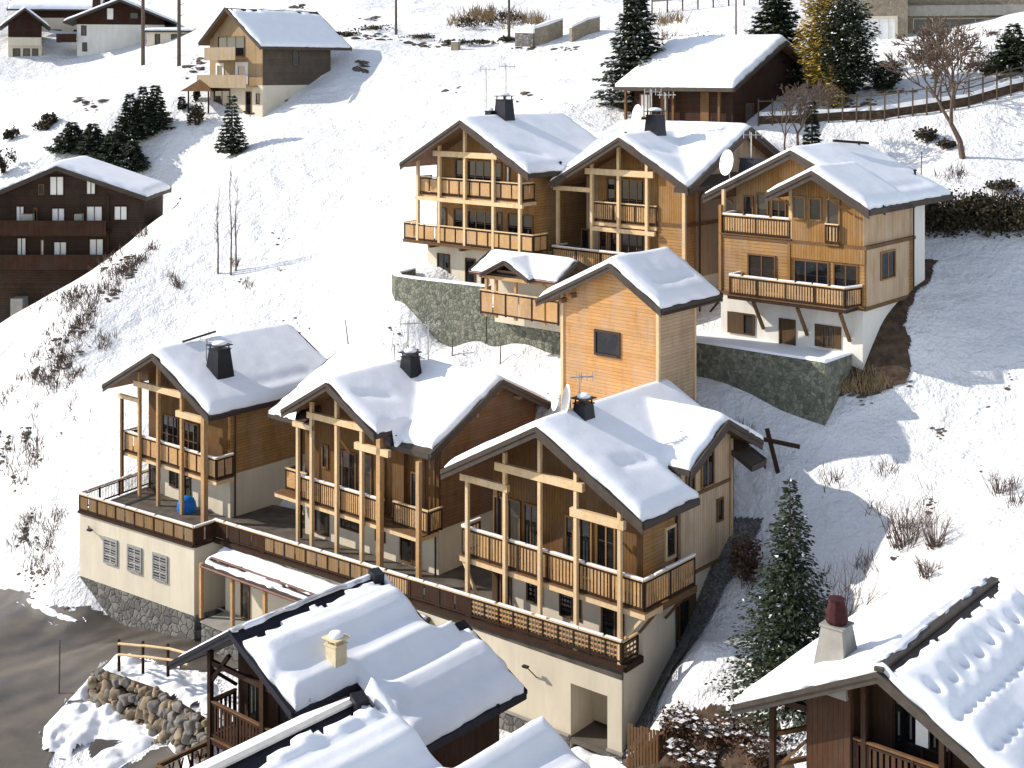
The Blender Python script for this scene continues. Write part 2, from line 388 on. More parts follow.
def vnoise(X, Y, s, seed):
    g = np.random.RandomState(seed).rand(64, 64)
    x = X/s; y = Y/s; xi = np.floor(x).astype(int); yi = np.floor(y).astype(int); fx = x-xi; fy = y-yi
    fx = fx*fx*(3-2*fx); fy = fy*fy*(3-2*fy)
    a = g[xi%64, yi%64]; b = g[(xi+1)%64, yi%64]; c = g[xi%64, (yi+1)%64]; d = g[(xi+1)%64, (yi+1)%64]
    return (a*(1-fx)+b*fx)*(1-fy)+(c*(1-fx)+d*fx)*fy-.5
def gz(X, Y):
    X = np.atleast_1d(np.asarray(X, float)).ravel(); Y = np.atleast_1d(np.asarray(Y, float)).ravel()
    z = gz0(X, Y)
    far = np.clip((Y-85)/60, 0, 1)
    z = z+vnoise(X, Y, 9, 1)*(.3+1.0*far)+vnoise(X, Y, 3.3, 2)*(.22+.4*far)+vnoise(X, Y, 1.3, 3)*.12+np.abs(vnoise(X+.6*Y, Y*.35, 2.2, 4))*.25*far
    return z
def g1(X, Y): return float(gz([X], [Y])[0])
def hit(px, py, y0=30, y1=330):
    Y = np.linspace(y0, y1, 1500); X = (px-512)/FP*Y; z = ZC-(py-YH)/FP*Y
    d = z-gz(X, Y); i = np.where((d[:-1] > 0) & (d[1:] <= 0))[0]
    if len(i) == 0: k = int(np.argmin(np.abs(d)))
    else: k = int(i[0])
    return float(X[k]), float(Y[k]), g1(X[k], Y[k])
def grid_mesh(name, xs, ys, zf, mat, keep=None, smooth=True):
    nx, ny = len(xs), len(ys); XX, YY = np.meshgrid(xs, ys); zz = zf(XX.ravel(), YY.ravel())
    V = np.stack([XX.ravel(), YY.ravel(), zz], 1)
    i = np.arange(nx-1)[None]+np.arange(ny-1)[:, None]*nx
    F = np.stack([i, i+1, i+1+nx, i+nx], -1).reshape(-1, 4)
    if keep is not None:
        c = V[F].mean(1); F = F[keep(c[:, 0], c[:, 1])]
        u, inv = np.unique(F, return_inverse=True); V = V[u]; F = inv.reshape(-1, 4)
    me = bpy.data.meshes.new(name); me.vertices.add(len(V)); me.vertices.foreach_set('co', V.astype(np.float32).ravel())
    me.loops.add(len(F)*4); me.loops.foreach_set('vertex_index', F.astype(np.int32).ravel())
    me.polygons.add(len(F)); me.polygons.foreach_set('loop_start', np.arange(0, len(F)*4, 4, dtype=np.int32)); me.polygons.foreach_set('loop_total', np.full(len(F), 4, dtype=np.int32))
    me.polygons.foreach_set('use_smooth', np.ones(len(F), dtype=bool)) if smooth else None
    me.materials.append(mat); me.update(calc_edges=True)
    return link(bpy.data.objects.new(name, me))
xs = np.concatenate([np.linspace(-320,-60,40)[:-1], np.arange(-60, 60, .55), np.linspace(60, 320, 40)])
ys = np.concatenate([np.linspace(-40, 40, 30)[:-1], np.arange(40, 150, .55), np.arange(150, 250, 1.6), np.linspace(250, 600, 30)])
tag(grid_mesh('snowy_hillside', xs, ys, gz, M['ground_snow']), kind='structure')

def inpoly(X, Y, poly):
    r = np.zeros(len(X), bool); n = len(poly)
    for i in range(n):
        x0, y0 = poly[i]; x1, y1 = poly[(i+1)%n]
        c = ((y0 > Y) != (y1 > Y)) & (X < (x1-x0)*(Y-y0)/(y1-y0+1e-12)+x0); r ^= c
    return r
def sheet(name, poly, mat, dz=.06, step=.35, jag=.5, seed=5, kind='structure', smooth=True):
    px = [p[0] for p in poly]; py = [p[1] for p in poly]
    gx = np.arange(min(px)-1, max(px)+1, step); gy = np.arange(min(py)-1, max(py)+1, step)
    def keep(X, Y): return inpoly(X+vnoise(X, Y, 1.5, seed)*jag*2+vnoise(X, Y, .5, seed+1)*jag, Y+vnoise(X, Y, 1.5, seed+2)*jag*2, poly)
    o = grid_mesh(name, gx, gy, lambda X, Y: gz(X, Y)+dz, mat, keep, smooth)
    return tag(o, kind=kind) if kind else o
def ppoly(pts): return [hit(*p)[:2] for p in pts]
# ------------------------------------------------------------ building helpers
SPLIT = {'corner_board', 'fascia_boards', 'trim_band', 'gutter', 'purlin', 'lighter_boards', 'covered_furniture', 'roof_debris', 'ledge', 'slab_edge', 'side_boards'}
class Ch:
    def __init__(s, name, label, cat, X, Y, zb, group=None, rz=TH):
        s.root = empty(name, (X, Y, zb), rz); tag(s.root, label, cat, group); s.zb = zb; s.X = X; s.Y = Y; s.rz = rz
    def mb(s): return MB(s.zb)
    def part(s, name, mb, mats, parent=None, label=None, kind=None, smooth=False):
        if name in SPLIT:
            n = len(mb.v); par = list(range(n))
            def find(a):
                while par[a] != a: par[a] = par[par[a]]; a = par[a]
                return a
            for f in mb.f:
                for q in f[1:]: par[find(q)] = find(f[0])
            grp = {}
            for i, f in enumerate(mb.f): grp.setdefault(find(f[0]), []).append(i)
            if len(grp) > 1:
                o = None
                for fl in grp.values():
                    g = MB(mb.zb); ids = sorted({q for i in fl for q in mb.f[i]}); mp = {q: k for k, q in enumerate(ids)}
                    g.v = [mb.v[q] for q in ids]; g.f = [tuple(mp[q] for q in mb.f[i]) for i in fl]; g.m = [mb.m[i] for i in fl]
                    o = g.build(name, mats, parent or s.root, smooth)
                return o
        o = mb.build(name, mats, parent or s.root, smooth)
        if label: o['label'] = label
        if kind: o['kind'] = kind
        return o
    def w(s, x, y):
        c, n = math.cos(s.rz), math.sin(s.rz)
        return s.X+x*c-y*n, s.Y+x*n+y*c
    # walls -------------------------------------------------
    def wall(s, name, mat, x0, x1, y0, y1, z0, z1, label=None):
        m = s.mb(); m.box(x0, x1, y0, y1, z0, z1); return s.part(name, m, mat, label=label)
    def gable_wall(s, name, mat, x0, x1, y0, y1, z0, prof, label=None, axis='y'):
        """prof: list of (a, z) top line from left to right"""
        m = s.mb(); poly = [(prof[0][0], z0), (prof[-1][0], z0)]+prof[::-1]
        if axis == 'y': m.prof_y(poly, y0, y1)
        else: m.prof_x(poly, x0, x1)
        return s.part(name, m, mat, label=label)
    # windows -----------------------------------------------
    def win(s, face, a0, a1, z0, z1, c, fm='beam_d', pm='glass', mull=1, trans=0, fw=.09, sh='', name='window', proud=.09, label=None):
        fwd = -1 if face in 'FL' else 1
        def bx(m, u0, u1, w0, w1, d0, d1):
            lo, hi = sorted((c+fwd*d0, c+fwd*d1))
            if face in 'FB': m.box(u0, u1, lo, hi, w0, w1)
            else: m.box(lo, hi, u0, u1, w0, w1)
        m = s.mb()
        bx(m, a0, a0+fw, z0, z1, -.02, proud); bx(m, a1-fw, a1, z0, z1, -.02, proud)
        bx(m, a0+fw, a1-fw, z1-fw, z1, -.02, proud); bx(m, a0+fw, a1-fw, z0, z0+fw, -.02, proud+.03)
        for k in range(1, mull+1):
            xm = a0+(a1-a0)*k/(mull+1); bx(m, xm-.035, xm+.035, z0+fw, z1-fw, .0, proud-.03)
        for k in range(1, trans+1):
            zm = z0+(z1-z0)*k/(trans+1); bx(m, a0+fw, a1-fw, zm-.025, zm+.025, .001, proud-.034)
        o = s.part(name, m, M[fm], label=label)
        g = s.mb(); bx(g, a0+fw*.9, a1-fw*.9, z0+fw*.9, z1-fw*.9, -.03, .025); s.part('pane', g, M[pm], o)
        w = (a1-a0)*.5
        for side in sh:
            m = s.mb()
            if side == 'L': bx(m, a0-w-.05, a0-.05, z0, z1, .005, .07); b0 = a0-w
            else: bx(m, a1+.05, a1+w+.05, z0, z1, .005, .07); b0 = a1+.05
            s.part('shutter', m, M['shutter'])
        return o
    # posts / beams -----------------------------------------
    def post(s, x, y, z0, z1, w=.17, mat='beam', name='post'):
        m = s.mb(); m.box(x-w/2, x+w/2, y-w/2, y+w/2, z0, z1); return s.part(name, m, M[mat])
    def beam(s, p, q, w=.22, h=.34, mat='beam', name='beam'):
        m = s.mb(); m.bar(p, q, w, h); return s.part(name, m, M[mat])
    # railing -----------------------------------------------
    def railing(s, pts, z0, h=1.15, style='slat', parent=None, mat='slat', capmat='beam', snow=False, step=.17, seed=1, frame='dark_beam', z1=None):
        m = s.mb(); rr = random.Random(seed)
        ms = [M[mat], M[capmat], M[frame], M['snow']]
        L = sum(math.dist(pts[i], pts[i+1]) for i in range(len(pts)-1)); acc = 0
        for (xa, ya), (xb, yb) in zip(pts[:-1], pts[1:]):
            d = math.dist((xa, ya), (xb, yb)); n = max(1, round(d/1.9)); dx, dy = (xb-xa)/d, (yb-ya)/d
            zf = (lambda t: z0) if z1 is None else (lambda t, acc=acc: z0+(z1-z0)*(acc+t)/L)
            P = lambda t, z: (xa+dx*t, ya+dy*t, zf(t)+z)
            m.mi = 1; m.bar(P(0, h), P(d, h), .13, .07)
            m.mi = 2; m.bar(P(0, .10), P(d, .10), .07, .09)
            m.mi = 2; m.bar(P(0, h-.12), P(d, h-.12), .055, .07)
            for k in range(n+1):
                t = min(max(d*k/n, .05), d-.05); m.bar(P(t, 0), P(t, h-.035), .09, .09)
            m.mi = 0
            if style == 'slat':
                k = int(d/step)
                for i in range(k):
                    t = (i+.5)*d/k; wd = step*.62*rr.uniform(.92, 1.06)
                    p = Vector(P(t, .15)); q = Vector(P(t, h-.15))
                    a = Vector((dx, dy, 0))*(wd/2); b = Vector((-dy, dx, 0))*.0125
                    m.add([p-a-b, p+a-b, p+a+b, p-a+b, q-a-b, q+a-b, q+a+b, q-a+b], [(0,3,2,1),(4,5,6,7),(0,1,5,4),(1,2,6,5),(2,3,7,6),(3,0,4,7)])
            elif style == 'panel':
                for i in range(n):
                    for j in (0, 1):
                        t0 = d*(i+j*.5)/n+.08; t1 = d*(i+(j+1)*.5)/n-.06
                        p = Vector(P(t0, .16)); q = Vector(P(t1, .16)); z = Vector((0,0,h-.32)); b = Vector((-dy, dx, 0))*.015
                        m.add([p-b, q-b, q+b, p+b, p-b+z, q-b+z, q+b+z, p+b+z], [(0,3,2,1),(4,5,6,7),(0,1,5,4),(1,2,6,5),(2,3,7,6),(3,0,4,7)])
            elif style == 'cross':
                k = max(1, int(d/.9))
                for i in range(k):
                    t0 = i*d/k+.05; t1 = (i+1)*d/k-.05
                    m.mi = 0
                    for zz in (.35, .6, .85): m.bar(P(t0, zz*h/1.1), P(t1, zz*h/1.1), .03, .09)
                    for tt in np.linspace(t0, t1, 5)[1:-1]: m.bar(P(tt, .2), P(tt, h-.15), .03, .06)
                    m.mi = 2; m.bar(P(t1+.05, .1), P(t1+.05, h-.1), .08)
            elif style == 'bars':
                k = int(d/.13)
                for i in range(k):
                    t = (i+.5)*d/k; m.bar(P(t, .12), P(t, h-.1), .025)
            if snow:
                m.mi = 3; t = 0
                while t < d-.15:
                    e = min(d, t+rr.uniform(.6, 2.2)); m.bar(P(t, h+.065+rr.uniform(-.01, .02)), P(e, h+.065), .12, .07); t = e+rr.uniform(.02, .25)
            acc += d
        return s.part('railing', m, ms, parent)
    def balcony(s, x0, x1, y0, y1, zt, railpts, h=1.15, style='slat', th=.28, snow=True, capmat='beam', step=.17, seed=3, fl='beam', name='balcony', mat='slat'):
        m = s.mb(); m.mi = 0; m.box(x0, x1, y0, y1, zt-th, zt-.06); m.mi = 1; m.box(x0-.04, x1+.04, y0-.04, y1, zt-.06, zt)
        o = s.part(name, m, [M[fl], M['beam_d']])
        if railpts: s.railing(railpts, zt, h, style, o, snow=snow, capmat=capmat, step=step, seed=seed, mat=mat)
        return o
    def brace(s, p, q, w=.12, mat='beam'): 
        m = s.mb(); m.bar(p, q, w, w); return s.part('brace', m, M[mat])
    # roofs -------------------------------------------------
    def roof(s, pieces, t=.24, name='roof', mats=('fascia', 'soffit'), verge=.36, rafters=True):
        """pieces: ('y'|'x', c, zr, a0, za0, a1, za1, b0, b1, verge_front, verge_back) a = across, b = along ridge"""
        m = s.mb()
        for (ax, c, zr, a0, z0, a1, z1, b0, b1, vf, vb) in pieces:
            for (aa, za) in ((a0, z0), (a1, z1)):
                if abs(aa-c) < .02: continue
                poly = [(aa, za), (c, zr), (c, zr-t), (aa, za-t)]
                k = len(m.f); m.mi = 0
                (m.prof_y if ax == 'y' else m.prof_x)(poly, b0, b1)
                m.m[k+4] = 1
                sl = (zr-za)/abs(c-aa)
                for on, bb, sg in ((vf, b0, -1), (vb, b1, 1)):
                    if not on: continue
                    for (dd, z_off, hh, th) in ((.0, .05, verge, .07), (.072, .075, verge*.48, .05)):
                        lo, hi = sorted((bb+sg*dd, bb+sg*(dd+th)))
                        poly2 = [(aa+(aa-c)*.004, za+z_off), (c, zr+z_off), (c, zr+z_off-hh), (aa+(aa-c)*.004, za+z_off-hh)]
                        (m.prof_y if ax == 'y' else m.prof_x)(poly2, lo, hi)
                # eave board + gutter
                eb = aa+(.03 if aa > c else -.03)
                lo, hi = sorted((aa, eb+(.03 if aa > c else -.03)))
                if ax == 'y': m.box(lo, hi, b0+.02, b1-.02, za-t-.03, za+.03)
                else: m.box(b0+.02, b1-.02, lo, hi, za-t-.03, za+.03)
        return s.part(name, m, [M[mats[0]], M[mats[1]]])
    def snow_layer(s, parent, rects, T=.34, cell=.2, seed=1, bare=None, mod=None, inset=.07, name='snow_cover', off=.01, lump=.12, smooth=True):
        x0 = min(r[0] for r in rects); x1 = max(r[1] for r in rects); y0 = min(r[2] for r in rects); y1 = max(r[3] for r in rects)
        nx = int((x1-x0)/cell)+1; ny = int((y1-y0)/cell)+1
        xs = np.linspace(x0+inset, x1-inset, nx+1); ys = np.linspace(y0+inset, y1-inset, ny+1)
        cx = (xs[:-1]+xs[1:])/2; cy = (ys[:-1]+ys[1:])/2
        CX, CY = np.meshgrid(cx, cy, indexing='ij'); XX, YY = np.meshgrid(xs, ys, indexing='ij')
        mask = np.zeros(CX.shape, bool); Z = np.full(XX.shape, -1e9)
        for (a, b, c, d, fn) in rects:
            mask |= (CX > a) & (CX < b) & (CY > c) & (CY < d)
            e = cell*.8
            ins = (XX > a-e) & (XX < b+e) & (YY > c-e) & (YY < d+e)
            Z = np.where(ins, np.maximum(Z, fn(XX, YY)), Z)
        if bare is not None: mask &= ~bare(CX+vnoise(CX.ravel()+50, CY.ravel()+50, .5, seed+9).reshape(CX.shape)*.25, CY)
        # distance to edge (cells)
        D = np.where(mask, 99., 0.)
        pad = np.pad(D, 1)
        for _ in range(8):
            mn = np.minimum.reduce([pad[:-2,1:-1], pad[2:,1:-1], pad[1:-1,:-2], pad[1:-1,2:]])+1
            mn2 = np.minimum.reduce([pad[:-2,:-2], pad[2:,2:], pad[2:,:-2], pad[:-2,2:]])+1.41
            D = np.where(mask, np.minimum(D, np.minimum(mn, mn2)), 0); pad = np.pad(D, 1)
        Dv = np.full(XX.shape, 99.)
        pD = np.pad(D, 1)
        for i in (0, 1):
            for j in (0, 1): Dv = np.minimum(Dv, pD[i:i+XX.shape[0], j:j+XX.shape[1]])
        f = 1-np.exp(-(Dv*cell)/.16)
        f = np.maximum(f, .42*(Dv >= 0))
        th = T*(1+lump*1.3*vnoise(XX.ravel()+20, YY.ravel()+20, 2.6, seed).reshape(XX.shape)*1.6+lump*.6*vnoise(XX.ravel()+20, YY.ravel()+20, .6, seed+3).reshape(XX.shape))
        if mod is not None: th = th*mod(XX, YY)
        top = Z+off+np.maximum(th, .03)*f
        bd = (Dv < .5)
        XJ = XX+np.where(bd, vnoise(XX.ravel()+40, YY.ravel()+40, .45, seed+5).reshape(XX.shape)*.20, 0); YJ = YY+np.where(bd, vnoise(XX.ravel()+40, YY.ravel()+40, .45, seed+6).reshape(XX.shape)*.20, 0)
        top = top+np.where(bd, vnoise(XX.ravel()+9, YY.ravel()+9, .6, seed+7).reshape(XX.shape)*.10, 0)
        m = s.mb(); idx = -np.ones(XX.shape, int); idb = -np.ones(XX.shape, int); V = []
        def vt(i, j):
            if idx[i, j] < 0: idx[i, j] = len(V); V.append((XJ[i, j], YJ[i, j], top[i, j]))
            return int(idx[i, j])
        def vb(i, j):
            if idb[i, j] < 0: idb[i, j] = len(V); V.append((XJ[i, j], YJ[i, j], Z[i, j]+off))
            return int(idb[i, j])
        Fc = []; pm = np.pad(mask, 1)
        for i in range(mask.shape[0]):
            for j in range(mask.shape[1]):
                if not mask[i, j]: continue
                Fc.append((vt(i, j), vt(i+1, j), vt(i+1, j+1), vt(i, j+1)))
                if not pm[i, j+1]: Fc.append((vt(i, j), vt(i, j+1), vb(i, j+1), vb(i, j)))
                if not pm[i+2, j+1]: Fc.append((vt(i+1, j+1), vt(i+1, j), vb(i+1, j), vb(i+1, j+1)))
                if not pm[i+1, j]: Fc.append((vt(i+1, j), vt(i, j), vb(i, j), vb(i+1, j)))
                if not pm[i+1, j+2]: Fc.append((vt(i, j+1), vt(i+1, j+1), vb(i+1, j+1), vb(i, j+1)))
        m.v = V; m.f = Fc; m.m = [0]*len(Fc)
        return s.part(name, m, M['snow'], parent, smooth=smooth)
    # roof furniture ----------------------------------------
    def chimney(s, x, y, z0, z1, w0=1.1, w1=.75, mat='metal_d', cap=True, snow=True, parent=None, capmat=None):
        m = s.mb(); a, b = w0/2, w1/2
        vs = [(x-a,y-a,z0),(x+a,y-a,z0),(x+a,y+a,z0),(x-a,y+a,z0),(x-b,y-b,z1),(x+b,y-b,z1),(x+b,y+b,z1),(x-b,y+b,z1)]
        m.add(vs, [(0,3,2,1),(4,5,6,7),(0,1,5,4),(1,2,6,5),(2,3,7,6),(3,0,4,7)])
        m.box(x-b-.05, x+b+.05, y-b-.05, y+b+.05, z1, z1+.06)
        o = s.part('chimney', m, M[mat], parent)
        if cap:
            m = s.mb()
            for i in (-1, 1):
                for j in (-1, 1): m.box(x+i*(b-.06)-.03, x+i*(b-.06)+.03, y+j*(b-.06)-.03, y+j*(b-.06)+.03, z1+.06, z1+.26)
            m.box(x-b-.12, x+b+.12, y-b-.12, y+b+.12, z1+.26, z1+.31)
            s.part('cowl', m, M[capmat or mat], o)
        if snow:
            m = s.mb(); zz = z1+(.31 if cap else .06); m.lathe((x, y, zz), [(b*.95, 0), (b*1.05, .08), (b*.85, .17), (b*.4, .21), (0, .22)], 12)
            s.part('snow_cap', m, M['snow'], o, smooth=True)
        return o
    def dish(s, x, y, z, r=.55, facing=(-.2, -1, .35), parent=None, mast=1.0):
        m = s.mb(); f = Vector(facing).normalized()
        m.mi = 0
        m.lathe((x, y, z), [(0, -.02), (r*.35, .0), (r*.7, .05), (r, .13), (r, .15), (r*.7, .075), (r*.35, .025), (0, .01)], 20, f)
        m.mi = 1; m.tube((x, y+.15, z-mast), (x, y+.15, z), .03)
        m.tube((x, y+.15, z), Vector((x, y, z)), .03)
        c = Vector((x, y, z)); tip = c+f*.55; m.tube(c+Vector((0, 0, -r*.95)), tip, .012); m.lathe(tip, [(0, -.08), (.04, -.08), (.04, .04), (0, .04)], 8, f)
        return s.part('satellite_dish', m, [M['dish'], M['metal_g']], parent)
    def antenna(s, x, y, z0, z1, parent=None, bars=4, yaw=.4):
        m = s.mb(); m.tube((x, y, z0), (x, y, z1), .045)
        c, n = math.cos(yaw), math.sin(yaw)
        zz = z1-.15; m.tube((x-c*.5, y-n*.5, zz), (x+c*.7, y+n*.7, zz), .03)
        for i in range(bars):
            t = -.45+1.1*i/(bars-1); px, py = x+c*t, y+n*t
            m.tube((px+n*.25, py-c*.25, zz), (px-n*.25, py+c*.25, zz), .022)
            m.tube((px, py, zz-.22), (px, py, zz+.22), .022)
        return s.part('antenna', m, M['metal_g'], parent)
    def guard(s, x0, x1, y, z, parent, axis='x', brk=.25):
        m = s.mb(); rr = random.Random(int(x0*10)); n = int(abs(x1-x0)/.5)+1
        if axis == 'x':
            m.tube((x0, y, z+.1), (x1, y, z+.1), .085, .085, 8)
            for i in range(n+1): xx = x0+(x1-x0)*i/n; m.box(xx-.03, xx+.03, y-.05, y+.25, z-.1, z+.05)
        else:
            m.tube((y, x0, z+.1), (y, x1, z+.1), .085, .085, 8)
            for i in range(n+1): xx = x0+(x1-x0)*i/n; m.box(y-.05, y+.25, xx-.03, xx+.03, z-.1, z+.05)
        return s.part('snow_guard', m, M['beam_d'], parent)
    def vent(s, x, y, z, parent, h=.45):
        m = s.mb(); m.tube((x, y, z-.3), (x, y, z+h), .07, .07, 8); m.lathe((x, y, z+h), [(.12, 0), (.12, .05), (0, .12)], 8)
        return s.part('vent_pipe', m, M['metal_d'], parent)
    def gutter(s, p, q, zdown=None, parent=None, r=.07):
        m = s.mb(); m.tube(p, q, r, r, 8)
        return s.part('gutter', m, M['gutter'], parent)
    def downpipe(s, x, y, z0, z1, kick=(0, 0), r=.055):
        m = s.mb(); m.tube((x, y, z0), (x, y, z1-.4), r, r, 8); m.tube((x, y, z1-.42), (x+kick[0], y+kick[1], z1), r, r, 8)
        return s.part('downpipe', m, M['gutter'])

def gy(c, zr, sl, sr=None):      # roof plane ridge along y
    sr = sl if sr is None else sr
    return lambda X, Y: zr-np.where(X < c, (c-X)*sl, (X-c)*sr)
def gx(c, zr, sf, sb=None):      # ridge along x
    sb = sf if sb is None else sb
    return lambda X, Y: zr-np.where(Y < c, (c-Y)*sf, (Y-c)*sb)
def ripple(axis, amp, wl, ph=0, seed=3, y0=None):
    def f(X, Y):
        t = X if axis == 'x' else Y
        w = vnoise(X.ravel()+30, Y.ravel()+30, 3., seed).reshape(X.shape)*1.4
        return 1+amp*np.sin((t*2*math.pi/wl)+ph+w)
    return f
def dent(cx, cy, lx, ly, ang=0, depth=.6, base=None):
    def f(X, Y):
        c, n = math.cos(ang), math.sin(ang); u = (X-cx)*c+(Y-cy)*n; v = -(X-cx)*n+(Y-cy)*c
        g = np.exp(-(np.maximum(0, np.abs(u)-lx)**2/.12+v*v/ly**2))
        r = 1-depth*.5*g
        return r*(base(X, Y) if base is not None else 1)
    return f

M['wood_brown'] = wood('brown_boards', (.17,.085,.04), (.26,.14,.07), (.06,.03,.015), .19, 'z')
LG = 'new larch chalets on the front terrace'; UG = 'new larch chalets on the upper platform'

# ============================================================ L3 (front right chalet)
def L3():
    c = Ch('timber_chalet', 'chalet at the right end of the front terrace, with slatted balcony and side dormer', 'chalet', 1.16, 62.96, -1.2, LG)
    s = 3.2/6.1; zr = 13.1
    c.wall('plaster_wall', M['plaster'], -5.0, 4.3, 2.6, 10.4, -1.2, 5.35)
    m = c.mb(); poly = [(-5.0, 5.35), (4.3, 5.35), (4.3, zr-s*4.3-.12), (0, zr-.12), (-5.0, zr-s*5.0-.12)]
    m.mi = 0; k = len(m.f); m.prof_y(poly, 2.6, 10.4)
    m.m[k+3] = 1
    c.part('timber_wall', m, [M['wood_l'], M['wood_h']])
    c.wall('flank_wall', M['plaster'], 4.0, 4.3, 1.05, 2.6, -3.0, 2.62)
    # side dormer volume
    m = c.mb(); m.prof_x([(5.6, 5.52), (10.1, 5.52), (10.1, 11.45), (8.1, 12.5), (5.6, 11.3)], 3.5, 4.45)
    c.part('dormer_wall', m, M['wood_pale'])
    m = c.mb(); m.box(4.3, 4.5, 5.55, 10.15, 5.35, 5.5); m.box(4.3, 4.52, 5.5, 10.2, 9.15, 9.3); c.part('trim_band', m, M['beam_d'])
    m = c.mb()
    for yy in (5.5, 10.1): m.box(4.36, 4.56, yy-.1, yy+.1, 5.5, 11.3)
    c.part('corner_board', m, M['wood_pale'])
    c.win('R', 5.95, 6.75, 9.45, 11.1, 4.45, 'wood_v'); c.win('R', 7.3, 8.5, 9.35, 11.7, 4.45, 'wood_v', mull=1)
    c.win('R', 8.75, 9.35, 7.35, 8.5, 4.45, 'beam_d', mull=0)
    c.win('R', 4.35, 5.35, 6.6, 8.2, 4.3, 'beam', mull=0, fw=.14)
    c.win('R', 5.5, 6.5, 2.5, 4.3, 4.3, 'shutter', sh='R', mull=0)
    # main roof
    rf = c.roof([('y', 0, zr, -6.15, zr-s*6.15, 6.1, zr-s*6.1, 0, 4.6, 1, 0),
                 ('y', 0, zr, -6.15, zr-s*6.15, 4.2, zr-s*4.2, 4.6, 10.0, 0, 0),
                 ('y', 0, zr, -6.15, zr-s*6.15, 5.7, zr-s*5.7, 10.0, 11.4, 0, 1),
                 ('x', 8.1, 12.75, 4.75, 11.05, 11.4, 11.05, .2, 5.5, 0, 1)], verge=.5)
    base = lambda X, Y: 1-.35*np.exp(-((X-4.0)/1.0)**2)*(Y < 4.6)
    c.snow_layer(rf, [(-6.15, 6.1, 0, 4.6, gy(0, zr, s)), (-6.15, 4.2, 4.6, 10, gy(0, zr, s)), (-6.15, 5.7, 10, 11.4, gy(0, zr, s)),
                      (.2, 5.5, 4.75, 11.4, gx(8.1, 12.75, .507))], T=.42, seed=11, mod=dent(3.6, 2.9, .9, .35, 1.45, .62, ripple('y', .03, 5, .6)))
    c.guard(1.2, 4.0, 6.4, 12.15, rf)
    c.chimney(.5, 3.0, 12.6, 13.75, .9, .68, parent=rf)
    c.dish(-1.0, 2.9, 13.95, .78, (-.75, -.9, .2), rf, 1.3); c.dish(-.2, 2.7, 13.85, .78, (-.75, -.9, .22), rf, 1.3)
    c.antenna(.1, 3.2, 13.0, 15.1, rf, 5, .9)
    # posts, beams
    for x, z1 in ((-5.33, 9.35), (-2.83, 11.2), (-.61, 12.4), (1.58, 11.9), (4.12, 10.7)): c.post(x, 1.0, 2.75, z1, .18)
    c.beam((-5.75, .98, 9.45), (-2.6, .98, 9.45)); c.beam((-3.4, .97, 10.45), (2.05, .97, 10.45), .24, .4); c.beam((1.3, .98, 9.2), (4.4, .98, 9.2), .24, .4)
    b = c.balcony(-6.0, 5.4, 1.14, 2.6, 5.42, None, th=.34)
    m = c.mb(); m.box(4.32, 5.4, 2.61, 5.5, 5.08, 5.40); c.part('side_balcony', m, M['beam_d'])
    c.railing([(-5.9, 2.6), (-5.9, 1.22), (5.3, 1.22), (5.3, 5.45)], 5.42, 1.4, 'slat', b, snow=True, step=.2, seed=4)
    c.brace((-5.9, 1.3, 5.1), (-4.95, 1.3, 3.5)); c.brace((5.2, 1.3, 5.1), (4.2, 1.3, 3.9)); c.brace((5.3, 2.2, 5.1), (4.35, 2.2, 3.9), mat='beam_d'); c.brace((5.3, 4.4, 5.1), (4.35, 4.4, 3.9), mat='beam_d')
    # upper doors & windows (front wall y 2.6)
    for a0, a1, z0, z1 in ((-4.95, -4.3, 5.45, 8.3), (-4.0, -3.15, 5.45, 8.35), (-2.95, -2.0, 5.45, 8.35), (-.3, .25, 5.45, 8.3), (.55, 1.35, 5.45, 8.4), (1.6, 2.75, 5.45, 8.35)):
        c.win('F', a0, a1, z0, z1, 2.6, 'beam_d' if a0 < -.3 else 'wood_v', mull=0 if a1-a0 < .9 else 1, trans=0)
    # ground floor (plaster)
    c.win('F', -4.5, -3.75, 2.75, 4.7, 2.6, 'beam_d', 'glass', mull=0, name='door'); c.wall('shutter', M['shutter'], -5.0, -4.55, 2.5, 2.59, 2.75, 4.7)
    c.win('F', -2.75, -2.1, 3.45, 4.65, 2.6, 'shutter', mull=0, sh='R'); c.win('F', -.65, .2, 3.3, 4.62, 2.6, 'shutter', mull=0, sh='R')
    c.win('F', 1.9, 2.75, 2.75, 4.6, 2.6, 'beam_d', mull=0, name='door', sh='R')
    c.downpipe(-4.6, 2.5, 2.7, 9.0); c.downpipe(4.38, 5.3, 0, 9.4, (.9, 0)); c.downpipe(4.5, 10.25, 5.5, 11.0, (1.0, 0))
    c.wall('wall_lamp', M['metal_d'], 3.15, 3.2, 2.3, 2.55, 7.6, 7.75); c.wall('wall_lamp', M['metal_d'], -2.0, -1.95, 2.3, 2.55, 7.0, 7.15)
    return c
